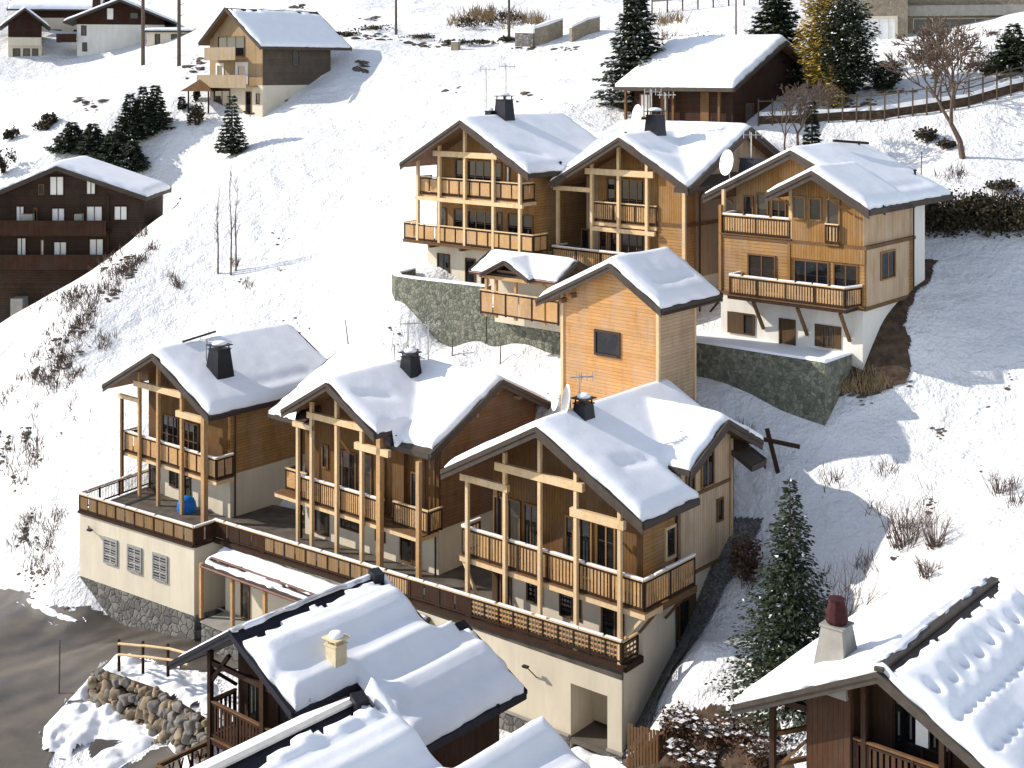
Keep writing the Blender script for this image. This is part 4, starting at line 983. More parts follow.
    c.downpipe(2.7, 7.3, 15.0, 22.4, (.5, 0)); c.brace((-6.5, 2.4, 22.0), (-7.6, 2.4, 22.7), .14, 'beam_d')
    m = c.mb(); m.bar((.9, .2, 22.9), (1.9, 1.1, 22.0), .1); m.bar((-1.9, 1.0, 22.3), (-2.6, .3, 22.9), .1); c.part('brace', m, M['wood_v'])
M['shutter_p'] = M['shutter']
# ============================================================ tower
def TWR():
    c = Ch('timber_tower', 'tall narrow honey boarded tower with one square window, between the chalet rows', 'tower', 5.27, 72.0, 7.5)
    zr = 19.5
    m = c.mb(); k = len(m.f); m.prof_y([(-3.7, 6.5), (2.75, 6.5), (2.75, zr-.63*2.75-.1), (0, zr-.1), (-3.7, zr-.49*3.7-.1)], .6, 4.1); m.m[k+3] = 1
    c.part('timber_wall', m, [M['wood_h2'], M['wood_pale_h']])
    m = c.mb()
    for x, y in ((-3.7, .6), (2.75, .6), (2.75, 4.1)): m.box(x-.09, x+.09, y-.09, y+.09, 6.5, zr-1.95)
    c.part('corner_board', m, M['beam'])
    c.win('F', -1.45, .3, 14.35, 15.75, .6, 'gutter', 'glass', mull=0, fw=.13)
    rf = c.roof([('y', 0, zr, -5.1, zr-.49*5.1, 3.35, zr-.62*3.35, 0, 6.0, 1, 1)], verge=.42)
    c.snow_layer(rf, [(-5.1, 3.35, 0, 6.0, gy(0, zr, .49, .62))], T=.42, seed=81, mod=dent(2.0, 3.2, 1.6, .3, 1.57, .55))
    m = c.mb(); m.tube((3.42, .1, zr-2.3), (3.42, 5.9, zr-2.3), .08); m.bar((3.4, 5.6, zr-2.35), (2.85, 5.6, zr-3.0), .1); c.part('gutter', m, M['gutter'], rf)
    m = c.mb(); m.box(-3.6, -3.4, .1, .6, 17.0, 17.25); m.box(-2.9, -2.7, .1, .6, 17.35, 17.6); c.part('purlin', m, M['beam_d'])
M['wood_h2'] = wood('bright_honey_boards', (.43,.215,.078), (.58,.325,.13), (.19,.085,.03), .19, 'z')
# ============================================================ hut by upper wall
def HUT():
    c = Ch('porch_hut', 'small open timber porch hut on the upper stone wall beside the tower', 'hut', *Ch_w(-3.49, 90, 8.2, -4.0), 14.4)
    m = c.mb(); m.box(-3.0, 3.0, 1.6, 3.4, 14, 17.2); c.part('rear_wall', m, M['plaster'])
    for x in (-2.5, -1.7, -.1, 2.2): c.post(x, .25, 14.6, 17.2, .18, 'slat')
    c.beam((-3.1, .25, 17.1), (3.1, .25, 17.1), .18, .22, 'slat'); c.beam((-2.2, -.1, 17.15), (1.3, -.1, 17.15), .16, .2, 'slat'); c.beam((-1.3, -.1, 17.6), (.4, -.1, 17.6), .12, .14, 'beam_d')
    rf = c.roof([('x', 2.0, 18.35, 0, 17.35, 4.0, 17.35, -3.7, 3.3, 1, 1), ('y', -.4, 18.3, -2.3, 17.35, 1.5, 17.35, -.5, 2.0, 1, 0)], verge=.26, t=.14)
    c.snow_layer(rf, [(-3.7, 3.3, 0, 4.0, gx(2.0, 18.35, .5)), (-2.3, 1.5, -.5, 2.0, gy(-.4, 18.3, .5))], T=.22, cell=.16, seed=91)
    m = c.mb(); m.tube((-3.7, -.05, 17.3), (-2.3, -.05, 17.3), .06); m.tube((1.5, -.05, 17.3), (3.3, -.05, 17.3), .06); c.part('gutter', m, M['copper'], rf)
    c.railing([(-2.9, .1), (3.4, .1)], 14.75, 1.5, 'panel', seed=3, mat='slat')
def Ch_w(X, Y, x, y): return (X+x*CU-y*SU, Y+x*SU+y*CU)
U1(); U2(); U3(); TWR(); HUT()

# ------------------------------------------------------------ stone retaining walls
def wallstrip(name, label, pts, z0s, z1s, th, mat, snow=.12, cat='wall'):
    r = empty(name, (pts[0][0], pts[0][1], min(z0s))); tag(r, label, cat)
    zb = min(z0s); m = MB(); n = len(pts)
    L = []
    for i, (x, y) in enumerate(pts):
        a = Vector(pts[max(i-1, 0)]); b = Vector(pts[min(i+1, n-1)]); d = (b-a).normalized(); nn = Vector((-d.y, d.x))
        L.append((Vector((x, y)), nn))
    vs = []; fs = []
    for i, (p, nn) in enumerate(L):
        o = p-Vector(pts[0]); q = o+nn*th
        vs += [(o.x, o.y, z0s[i]-zb), (q.x, q.y, z0s[i]-zb), (q.x, q.y, z1s[i]-zb), (o.x, o.y, z1s[i]-zb)]
    for i in range(n-1):
        a = i*4; b = a+4
        for k in range(4): fs.append((a+k, a+(k+1)%4, b+(k+1)%4, b+k))
    fs += [(3,2,1,0), (n*4-4, n*4-3, n*4-2, n*4-1)]
    m.add(vs, fs); m.build('masonry', mat, r)
    if snow:
        m = MB(); vs = []; fs = []
        for i, (p, nn) in enumerate(L):
            o = p-Vector(pts[0])-nn*.03; q = o+nn*(th+.06); zz = z1s[i]-zb+.003; h = snow*(1+.3*math.sin(i*2.1))
            vs += [(o.x, o.y, zz), (q.x, q.y, zz), (q.x-nn.x*.08, q.y-nn.y*.08, zz+h), (o.x+nn.x*.08, o.y+nn.y*.08, zz+h)]
        fs = []
        for i in range(n-1):
            a = i*4; b = a+4
            for k in range(4): fs.append((a+k, a+(k+1)%4, b+(k+1)%4, b+k))
        fs += [(3,2,1,0), (n*4-4, n*4-3, n*4-2, n*4-1)]
        m.add(vs, fs); m.build('snow_cap', M['snow'], r)
    return r
def curve(ps, n=6):
    out = []
    for i in range(len(ps)-1):
        for k in range(n):
            t = k/n; out.append((ps[i][0]*(1-t)+ps[i+1][0]*t, ps[i][1]*(1-t)+ps[i+1][1]*t))
    out.append(ps[-1]); return out
w1 = [(-7.3, 94.0), (-8.3, 92.0), (-7.95, 90.6), (-6.4, 89.2), (-4.2, 87.7), (-1.68, 86.0)]
wallstrip('retaining_wall', 'pale rubble stone retaining wall curving below the upper left chalet', w1, [11.5]*6, [16.0]*6, .6, M['stone_u'], .08)
w2 = [(-1.62, 85.96), (1.0, 84.1), (4.2, 81.6), (5.6, 80.4)]
wallstrip('retaining_wall', 'rubble stone wall under the porch hut, ending behind the tower', w2, [10.5]*4, [14.75]*4, .6, M['stone_u'], .05)
def u3w(x, y): return Ch_w(16.65, 74.0, x, y)
w3 = [u3w(-7.5, -2.0), u3w(-4, -2.0), u3w(-1, -2.0), u3w(1.8, -2.0)]
wallstrip('retaining_wall', 'dark stone retaining wall beneath the upper right chalet, snow along its top', w3, [9.5]*4, [14.35]*4, .5, M['stone_u'], .14)
w4 = [u3w(1.82, -1.98), u3w(1.82, -.4), u3w(1.82, 1.15)]
wallstrip('retaining_wall', 'short return of the stone wall at the right corner of the upper right chalet', w4, [9.5]*3, [14.3]*3, .5, M['stone_u'], .1)
# platform snow behind w3
tg = MB(); p = [u3w(-7.5, -1.5), u3w(1.35, -1.5), u3w(1.35, 1.3), u3w(-7.5, 1.3)]; tg.prism(p, 13.0, 14.3); tag(tg.build('snow_platform', M['snow']), kind='structure')
p = [(-7.6, 90.9), (-1.5, 86.4), (3.0, 83.2), (5.9, 81.3), (8, 84.5), (2, 90), (-4, 94)]
tg = MB(); tg.prism(p, 12.0, 14.45); tag(tg.build('snow_platform', M['snow']), kind='structure')

# ============================================================ foreground chalets
def F1():
    c = Ch('dark_chalet', 'dark timber chalet in the lower middle with a square cream chimney', 'chalet', -11.38, 54.0, -5.2)
    zr = 7.25; s = .55; P = gy(0, zr, .60, s)
    m = c.mb(); m.prof_y([(-2.6, -5.5), (7.0, -5.5), (7.0, 3.2), (0, zr-.2), (-2.6, zr-.6*2.6-.15)], 2.6, 9.2) if False else None
    m = c.mb(); m.prof_y([(-2.5, -5.5), (3.0, -5.5), (3.0, zr-s*3.0-.12), (0, zr-.12), (-2.5, zr-1.5-.12)], 2.3, 7.8); m.box(3.0, 6.4, 3.6, 9.2, -5.5, 3.4); c.part('timber_wall', m, M['dark_v'])
    rf = c.roof([('y', 0, zr, -4.1, zr-.6*4.1, 3.85, zr-s*3.85, 0, 3.4, 1, 0), ('y', 0, zr, -4.1, zr-.6*4.1, 7.1, zr-s*7.1, 3.4, 8.3, 0, 1), ('y', 3.4, zr-s*3.4, 3.35, zr-s*3.4-.02, 7.1, zr-s*7.1, 8.3, 10.1, 0, 1)], verge=.34, mats=('metal_roof', 'dark_v'))
    def md(X, Y):
        a = 1+.19*np.sin(X*3.6+.12*np.sin(Y*.9)+1.0)+.04*np.sin(X*9+.2*np.sin(Y))
        return np.where(X < 0, .3, a*np.clip((X-.55)/.5, .6, 1))
    c.snow_layer(rf, [(-4.1, 3.85, 0, 3.4, P), (-4.1, 7.1, 3.4, 8.3, P), (3.4, 7.1, 8.3, 10.1, P)], T=.66, cell=.14, seed=101, mod=md, lump=.05,
                 bare=lambda X, Y: ((X > .1) & (X < .70-.04*Y+.5*np.clip(Y-7.2, 0, 2)) & (Y < 8.0)) | ((X < 4.0) & (Y > 9.3)) )
    m = c.mb(); m.mi = 0; m.bar((0, -.05, zr+.06), (0, 8.3, zr+.06), .3, .08); c.part('ridge_cap', m, M['metal_l'], rf)
    m = c.mb(); m.bar((.0, 7.9, zr+.1), (.6, 7.7, zr+.0), .5, .5); c.part('ridge_vent', m, M['metal_d'], rf)
    c.chimney(3.25, 2.75, 4.6, 6.75, .62, .60, mat='concrete_y', parent=rf, cap=True)
    m = c.mb(); m.box(2.95, 3.8, .5, .9, 5.25, 5.4); m.box(3.0, 3.2, 1.6, 2.2, 5.6, 5.9); c.part('roof_debris', m, M['dark_beam'], rf)
    c.post(-2.5, .85, -1.0, 5.5, .2, 'dark_beam'); c.post(1.0, .85, 2.2, 6.2, .24, 'dark_beam')
    b = c.balcony(-2.6, 3.2, .8, 2.3, 1.9, None, th=.3, fl='dark_beam'); c.railing([(-2.5, 2.2), (-2.5, .85), (3.0, .85)], 1.9, 1.5, 'slat', b, mat='dark_v', capmat='beam_d', frame='dark_beam', step=.21)
    c.brace((-2.5, .9, 4.2), (-1.3, .9, 5.6), .16, 'dark_beam'); c.brace((-2.5, 1.0, 4.6), (-2.5, 2.2, 3.6), .14, 'dark_beam'); c.beam((-2.6, .9, 5.0), (2.8, .9, 5.0), .16, .2, 'dark_beam')
    b = c.balcony(-3.6, 2.5, -1.2, 2.3, -.2, None, th=.25, fl='dark_beam', name='terrace'); c.railing([(-3.5, 2.4), (-3.5, -1.1), (2.4, -1.1)], -.2, 1.3, 'fret', b, mat='dark_v', capmat='beam_d')
    m = c.mb()
    for i in range(7):
        y0 = -1.0+i*.48
        for dy in (0, .24): m.bar((-3.5, y0+dy, .0), (-3.5, y0+.24-dy, .9), .06); 
    c.part('fretwork', m, M['dark_v'], b)
    c.win('F', -1.8, -.6, 2.0, 4.2, 2.3, 'dark_beam', mull=1); c.win('F', .2, 1.3, 2.0, 4.0, 2.3, 'dark_beam', mull=0)
M['metal_roof'] = plain('dark_roof_metal', (.022,.022,.030), .5, .3, .2)
M['metal_l'] = plain('light_ridge_metal', (.50,.48,.45), .45, .5, .1)
def F2():
    c = Ch('dark_chalet', 'snow covered chalet roof at the bottom edge, before the cream chimney', 'chalet', -4.84, 47.1, -5.5)
    zr = 8.02; s = .56; P = gy(0, zr, s)
    c.gable_wall('timber_wall', M['dark_v'], 0, 0, -13, -1, -5.5, [(-3.2, zr-s*3.2-.12), (0, zr-.12), (3.2, zr-s*3.2-.12)])
    m = c.mb(); m.box(3.2, 6.4, -8, 4.2, -5.5, 4.0); c.part('side_wall', m, M['dark_v'])
    rf = c.roof([('y', 0, zr, -4.0, zr-s*4.0, 4.0, zr-s*4.0, -14, 0, 1, 1), ('y', 3.4, zr-s*3.4, 3.35, zr-s*3.4-.02, 7.1, zr-s*7.1, -9, 5.1, 0, 1)], verge=.34, mats=('metal_roof', 'dark_v'))
    def md(X, Y): return np.where(X < 0, .3, 1+.17*np.sin(X*3.5+.12*np.sin(Y*.8)+.3)+.04*np.sin(X*9+.2*np.sin(Y)))
    c.snow_layer(rf, [(-4.0, 4.0, -14, 0, P), (3.4, 7.1, -9, 5.1, P)], T=.7, cell=.14, seed=111, mod=md, lump=.05,
                 bare=lambda X, Y: (X > -.25) & (X < .6+.5*np.clip(Y+1.0, 0, 2)) & (Y < -.45))
    m = c.mb(); m.bar((0, -14, zr+.06), (0, 0, zr+.06), .3, .08); c.part('ridge_cap', m, M['metal_l'], rf)
    m = c.mb(); m.bar((.0, -.9, zr+.12), (.5, -1.1, zr+.0), .5, .5); c.part('ridge_vent', m, M['metal_d'], rf)
FX0, FY0, FX1, FY1, FN = 1.40, .83, 1.37, 8.4, 8
ROWS = ((2.28, .6, 2.35, 7.0, 14, .40), (3.27, .7, 3.3, 3.0, 5, .45))
def F3():
    c = Ch('dark_chalet', 'dark chalet in the lower right corner with footprints in its roof snow', 'chalet', 10.98, 40.0, 4.0)
    zr = 11.9; sl = .51; s = .555; P = gy(0, zr, sl, s)
    m = c.mb(); m.prof_y([(-2.8, 3), (7.4, 3), (7.4, zr-s*7.4-.12), (0, zr-.12), (-2.8, zr-sl*2.8-.12)], 2.4, 9.0); m.prof_y([(-2.8, 3), (-1.3, 3), (-1.3, zr-sl*1.3-.13), (-2.8, zr-sl*2.8-.13)], .8, 2.39); c.part('timber_wall', m, M['dark_v2'])
    rf = c.roof([('y', 0, zr, -5.0, zr-sl*5.0, 9.0, zr-s*9.0, 0, 9.4, 1, 1)], verge=.34, mats=('metal_b', 'dark_v'))
    def md(X, Y):
        a = 1+.10*np.sin(X*2.4+1)+.05*np.sin(X*5+Y)
        a = a+np.where(X > 0, .25*np.exp(-((X-1.3)/.8)**2), 0)
        for k in range(FN):
            fx_, fy_ = FX0+(FX1-FX0)*k/(FN-1), FY0+(FY1-FY0)*k/(FN-1)
            a = a-.75*np.exp(-((X-fx_-.05*math.sin(k*2.3))/.20)**2-((Y-fy_)/.20)**2)+.18*np.exp(-((X-fx_-.42)/.2)**2-((Y-fy_)/.24)**2)
        for (x0_, y0_, x1_, y1_, n_, dp) in ROWS:
            for k in range(n_):
                a = a-dp*np.exp(-((X-(x0_+(x1_-x0_)*k/(n_-1)))/.15)**2-((Y-(y0_+(y1_-y0_)*k/(n_-1)))/.20)**2)
        return np.maximum(a, .15)
    c.snow_layer(rf, [(-5.0, 9.0, 0, 9.4, P)], T=.5, cell=.1, seed=121, mod=md, lump=.10, bare=lambda X, Y: (X > -.1) & (X < .42) & (Y > .2) & (Y < 9.3))
    m = c.mb(); m.bar((0, 0, zr+.1), (0, 9.4, zr+.1), .26, .12); c.part('ridge_cap', m, M['metal_b'], rf)
    ch = c.chimney(-2.0, 1.3, 10.4, 12.4, 1.3, .72, mat='concrete', parent=rf, cap=False, snow=False)
    m = c.mb(); m.lathe((-2.0, 1.3, 12.45), [(.30, 0), (.36, .12), (.34, .4), (.24, .7), (.26, .8), (.0, .84)], 10); c.part('cowl', m, M['brick'], ch)
    c.post(-4.0, .8, 4, 9.8, .18, 'dark_beam'); c.beam((-4.9, .8, 9.6), (-2.8, .8, 9.7), .18, .2, 'dark_beam')
    b = c.balcony(-1.3, 6.5, .9, 2.4, 8.1, None, th=.25, fl='dark_beam'); c.railing([(-1.25, .95), (6.4, .95)], 8.1, 1.1, 'slat', b, mat='dark_v2', capmat='beam_d', step=.2)
    for x, z1 in ((-.9, 11.1), (1.6, 10.7), (3.2, 9.8)): c.post(x, .95, 8.1, z1, .16, 'dark_beam')
    m = c.mb(); m.box(.35, .75, 1.9, 2.0, 9.15, 10.25); c.part('hanging_cloth', m, M['curtain'])
    m = c.mb(); m.bar((-3.9, .9, 8.5), (-2.9, 2.6, 8.5), .12, .14); m.bar((-3.9, .9, 7.5), (-2.9, 2.6, 7.5), .12, .14); m.bar((-3.9, .9, 7.4), (-2.85, .9, 8.6), .1); m.box(-2.95, -2.85, 2.5, 2.65, 6, 9.4); c.part('side_stair', m, M['beam_d'])
    c.win('F', -.6, 1.3, 8.1, 10.3, 2.4, 'dark_beam', mull=1)
M['dark_v2'] = wood('brown_vertical_boards', (.055,.026,.014), (.105,.052,.029), (.03,.015,.01), .18, 'h')
M['metal_b'] = plain('brown_roof_metal', (.085,.070,.058), .45, .5, .2)
F1(); F2(); F3()

# ============================================================ background buildings
def T1():
    c = Ch('dark_chalet', 'dark brown log chalet with a broad snow roof behind the upper row of chalets', 'chalet', 22.85, 111.3, 23.0)
    zr = 32.4; sf = .465; sb = .42
    m = c.mb(); m.prof_x([(-6.8, 21), (3.0, 21), (3.0, zr-sb*3-.12), (0, zr-.12), (-6.8, zr-sf*6.8-.12)], -10.6, -1.0); c.part('log_wall', m, M['dark_h'])
    m = c.mb()
    for x0, x1 in ((-7.9, -7.2), (-4.0, -3.2)): m.box(x0, x1, -6.86, -6.8, 25.6, 28.2)
    c.part('lighter_boards', m, M['beam_d'])
    rf = c.roof([('x', 0, zr, -8.3, zr-sf*8.3, 3.95, zr-sb*3.95, -11.6, 0, 1, 1)], verge=.36)
    c.snow_layer(rf, [(-11.6, 0, -8.3, 3.95, gx(0, zr, sf, sb))], T=.6, cell=.25, seed=131, lump=.06)
    for x in (-11.2, -8.6, -6.4, -2.0): c.post(x, -7.2, 24.8, 28.9, .2, 'beam_d')
    c.win('F', -10.0, -8.8, 26.0, 28.0, -6.8, 'beam_d', 'glass_b', mull=2)
    c.win('R', -4.8, -3.6, 25.5, 27.3, -1.0, 'beam_d', mull=0)
    m = c.mb(); m.box(-13, .5, -7.9, -7.6, 23.5, 25.1); c.part('balcony_front', m, M['dark_h']); m = c.mb(); m.box(-13, .5, -7.95, -7.55, 25.1, 25.25); c.part('balcony_rail', m, M['copper'])
    m = c.mb(); m.box(-14.4, -10.7, -5, 0, 22, 27.2); c.part('annex_wall', m, M['dark_h']); m = c.mb(); m.prof_x([(-5.6, 27.2), (.4, 28.6), (.4, 28.9), (-5.6, 27.6)], -14.9, -11.7); c.part('annex_snow', m, M['snow'])
T1()
M['tan_p'] = wood('pale_tan_boards', (.31,.23,.14), (.40,.31,.20), (.15,.10,.06), .2, 'h')
def B1():
    c = Ch('hillside_chalet', 'tan timber chalet with cream balconies, on the upper left hillside', 'chalet', -32.25, 150.0, 24.0)
    zr = 37.0; s = .80
    m = c.mb(); m.box(-4.2, 5.3, 1.0, 11.0, 20, 28.3); c.part('plaster_wall', m, M['plaster'])
    m = c.mb(); k = len(m.f); m.prof_y([(-4.2, 28.3), (5.3, 28.3), (5.3, zr-s*5.3-.1), (.5, zr-.5), (0, zr-.12), (-4.2, zr-s*4.2-.1)], 1.0, 11.0); m.m[k+3] = 1; c.part('timber_wall', m, [M['tan_v'], M['grey_h']])
    rf = c.roof([('y', 0, zr, -4.9, zr-s*4.9, 6.2, zr-.72*6.2, 0, 13.4, 1, 1)], verge=.4)
    c.snow_layer(rf, [(-4.9, 6.2, 0, 13.4, gy(0, zr, s, .72))], T=.35, cell=.3, seed=141, lump=.08, bare=lambda X, Y: (X > -.1) & (X < .5))
    for z, x0, x1 in ((28.3, -4.4, 4.5), (31.4, -3.0, 2.6)):
        m = c.mb(); m.box(x0, x1, -.6, 1.0, z-.2, z); o = c.part('balcony', m, M['tan_v']); m = c.mb(); m.box(x0, x1, -.68, -.6, z-.3, z+1.15); c.part('railing', m, M['tan_p'], o)
    c.win('F', -3.0, -1.5, 28.4, 30.8, 1.0, 'plaster_w', 'glass', mull=0, fw=.3); c.win('F', .6, 2.8, 28.4, 30.9, 1.0, 'plaster_w', 'glass', mull=0, fw=.45)
    c.win('F', -2.6, 2.2, 31.5, 33.8, 1.0, 'beam_d', mull=2); c.win('F', -3.4, -.4, 25, 27.9, 1.0, 'beam_d', mull=1); c.win('F', 2.4, 3.4, 25.0, 27.6, 1.0, 'beam_d', mull=0); c.win('R', 5.3, 6.3, 30.5, 32.3, 5.3, 'beam_d', mull=0)
    c.win('F', 4.2, 4.8, 26.2, 27.4, 1.0, 'beam_d', mull=0)
B1()
def D1():
    X, Y, z = at(56.4, 166.7, 125)
    c = Ch('brown_chalet', 'large dark brown chalet with three rows of bright snow-reflecting windows, at the left edge', 'chalet', X, Y, 5.0, rz=R(0))
    zr = z; s = .34; k10 = Y/FP
    def lx(px): return (px-56.4)*k10
    def lz(py): return ZC-(py-YH)*k10
    c.gable_wall('log_wall', M['dark_h2'], 0, 0, 1.2, 8, 0, [(-9.5, zr-.43*9.5-.15), (0, zr-.15), (7.9, zr-s*7.9-.15)])
    rf = c.roof([('y', 0, zr, -10.5, zr-.43*10.5, 8.5, zr-s*8.5, 0, 8.8, 1, 1)], verge=.42)
    c.snow_layer(rf, [(-10.5, 8.5, 0, 8.8, gy(0, zr, .43, s))], T=.55, cell=.3, seed=151, lump=.06)
    W_ = [(45,177,60,197),(82,178,92,196),(11,207,20,228),(47,209,61,223),(82,207,99,228),(110,207,124,222),(12,239,22,262),(49,243,63,262),(85,240,100,261)]
    for i, (a, b_, c_, d) in enumerate(W_):
        c.win('F', lx(a), lx(c_), lz(d), lz(b_), 1.2, 'dark_beam', 'glass_b', mull=1 if i not in (0,) else 1)
    c.win('F', lx(34), lx(40), lz(196), lz(185), 1.2, 'beam_d', mull=0); c.win('F', lx(29), lx(33), lz(228), lz(209), 1.2, 'beam_d', mull=0); c.win('F', lx(36), lx(40), lz(262), lz(241), 1.2, 'beam_d', 'glass_b', mull=0)
    for zz in (lz(231), lz(265)):
        m = c.mb(); m.box(-9.5, lx(108), -.6, 1.2, zz-.3, zz); o = c.part('balcony', m, M['dark_beam'])
        m = c.mb(); m.box(-9.5, lx(108), -.66, -.6, zz-.35, zz+.95); m.box(-9.6, lx(109), -.7, -.56, zz+.95, zz+1.05); c.part('railing', m, M['dark_v'], o)
    m = c.mb()
    for px, w in ((27, 1.2), (79, .7)): m.box(lx(px)-w/2, lx(px)+w/2, -.3, .3, lz(231), lz(231)+1.6)
    c.part('covered_furniture', m, M['concrete'])
    m = c.mb(); m.box(lx(12), lx(24), -.4, 1.1, lz(318), lz(298)); c.part('base_wall', m, M['concrete'])
    m = c.mb(); m.box(lx(104), lx(106), .9, 1.2, 3, zr-2.8); c.part('corner_trim', m, M['dark_beam'])
M['dark_h2'] = wood('red_brown_logs', (.036,.020,.013), (.070,.040,.026), (.012,.006,.004), .24, 'z')
D1()
# pale porch at the extreme left edge beside D1
def small_house(name, label, px, py, Y, w, d, h, rz, wallm, roofm, zr_add, s, snowT=.4, over=.8, axis='y', wins=(), zdown=6, upper=None):
    """px,py,Y = point at the base of the front-left... centre of the front wall"""
    X, Y_, z = at(px, py, Y)
    c = Ch(name, label, 'house', X, Y_, z-.5, rz=R(rz))
    zt_ = z+h
    if axis == 'y':
        zr = zt_+s*w/2; prof = [(-w/2, zt_), (0, zr), (w/2, zt_)]
        mid = z+(upper or 0)
        if upper:
            m = c.mb(); m.box(-w/2, w/2, 0, d, z-zdown, mid); c.part('rendered_wall', m, M[wallm])
            c.gable_wall('timber_wall', M['dark_h'], 0, 0, 0, d, mid, prof)
        else: c.gable_wall('rendered_wall', M[wallm], 0, 0, 0, d, z-zdown, prof)
        e = w/2+over; rf = c.roof([('y', 0, zr+.2, -e, zr+.2-s*e, e, zr+.2-s*e, -over*1.3, d+over, 1, 1)], verge=.4, mats=(roofm, roofm))
        c.snow_layer(rf, [(-e, e, -over*1.3, d+over, gy(0, zr+.2, s))], T=snowT, cell=.5, seed=161, lump=.06)
    else:
        zr = zt_+s*d/2; mid = z+(upper or 0)
        if upper:
            m = c.mb(); m.box(-w/2, w/2, 0, d, z-zdown, mid); c.part('rendered_wall', m, M[wallm])
            m = c.mb(); m.prof_x([(0, mid), (d, mid), (d, zt_), (d/2, zr), (0, zt_)], -w/2, w/2); c.part('timber_wall', m, M['dark_h'])
        else:
            m = c.mb(); m.prof_x([(0, z-zdown), (d, z-zdown), (d, zt_), (d/2, zr), (0, zt_)], -w/2, w/2); c.part('rendered_wall', m, M[wallm])
        e = over; rf = c.roof([('x', d/2, zr+.2, -e, zr+.2-s*(d/2+e), d+e, zr+.2-s*(d/2+e), -w/2-over*1.2, w/2+over*1.2, 1, 1)], verge=.4, mats=(roofm, roofm))
        c.snow_layer(rf, [(-w/2-over*1.2, w/2+over*1.2, -e, d+e, gx(d/2, zr+.2, s))], T=snowT, cell=.5, seed=162, lump=.06)
    for (f, a0, a1, z0, z1, pm) in wins:
        cc = {'F': 0, 'R': w/2, 'L': -w/2}[f]; c.win(f, a0, a1, z+z0, z+z1, cc, 'dark_beam', pm, mull=0, fw=.12)
    return c, z
k = 240/FP
# house with white walls and dark gable: corner at px 101, left face 78..101, right face 101..160
c, z = small_house('white_house', 'white rendered house with a dark brown gable, beside the low garage at top left', 121, 56, 238, 15, 9, 6.6, 12, 'plaster_w', 'fascia', 0, .42, .5, 2.0, 'y', upper=5.6,
    wins=(('F', 5.3, 6.6, 3.0, 4.6, 'glass'), ('L', .8, 2.0, 3.6, 6.0, 'glass'), ('L', 5.0, 6.2, 3.4, 5.2, 'glass'), ('F', -2.5, -1.2, 6.4, 8.6, 'glass_b'), ('F', 1.5, 3.0, 6.6, 7.8, 'glass'), ('F', -6.8, -5.9, 3.6, 5.4, 'glass'), ('F', -6.6, -5.8, .8, 2.4, 'glass')))
m = c.mb(); m.box(-10.8, -7.5, -1.0, 4, z+2.6, z+2.8); o = c.part('balcony', m, M['dark_beam']); m = c.mb(); m.box(-10.8, -7.5, -1.1, -1.0, z+2.4, z+3.9); m.box(-10.9, -10.8, -1, 4, z+2.4, z+3.9); c.part('railing', m, M['dark_v'], o)
c.chimney(-4.5, 3.5, z+8.5, z+11, 1.4, 1.2, cap=False, snow=False, mat='dark_beam')
c, z = small_house('cream_house', 'cream house with a small dark front gable, at the far top left', 25, 62, 236, 5.6, 9, 7.0, 20, 'plaster', 'fascia', 0, .8, .5, 1.4, 'y', upper=4.4, wins=(('F', -2.0, -.8, .3, 2.4, 'glass'), ('F', -.3, .8, .3, 2.4, 'glass'), ('F', 1.2, 2.2, .3, 2.4, 'glass')))
m = c.mb(); m.box(-3, 3, -1.4, 0, z+4.3, z+5.4) if False else m.box(-2.7, 2.7, -.9, 0, z+2.9, z+4.3); c.part('balcony_front', m, M['plaster'])
c, z = small_house('brown_house', 'broad cream and brown house with a long snowy roof, behind the small dark gabled one', 56, 52, 250, 13, 11, 8.6, 8, 'plaster', 'fascia', 0, .55, .6, 1.6, 'x', upper=6.4, wins=(('F', -1.2, 1.0, 2.4, 4.2, 'glass'), ('F', -4.2, -2.2, 2.4, 4.2, 'glass'), ('F', 3.2, 4.6, 2.8, 4.2, 'glass')))
c, z = small_house('low_garage', 'low flat roofed cream garage with a dark opening, behind two bare trunks at top left', 170, 45, 232, 8.0, 7, 2.3, 4, 'plaster', 'fascia', 0, .05, .5, .5, 'x', wins=(('F', .2, 3.0, .1, 1.9, 'glass'), ('F', -2.6, -1.7, .1, 1.9, 'glass')))
# stone building top right
X, Y, z = at(930, 36, 137)
c = Ch('stone_building', 'tan stone building with shop-like glazed ground floor, at the top right edge', 'building', X, Y, z-4, rz=R(-14))
c.wall('masonry', M['stone_b'], -11, 18, 2.0, 12, z-6, z+9); c.wall('wing', M['stone_b'], -8.6, -2.2, 0, 1.95, z-6, z+9)
c.wall('lintel', M['concrete'], -2.2, 18, 1.0, 1.97, z+2.1, z+3.2)
c.win('F', -7.8, -3.2, z-.9, z+2.1, 0, 'plaster', 'curtain', mull=4, fw=.3); c.win('F', -1.6, .4, z-.7, z+1.9, 2.0, 'plaster', mull=0); c.win('F', 1.2, 8.0, z-.7, z+1.9, 2.0, 'plaster', mull=1); c.win('F', 8.8, 13.8, z-.2, z+2.6, 2.0, 'plaster', mull=0, fw=.25)
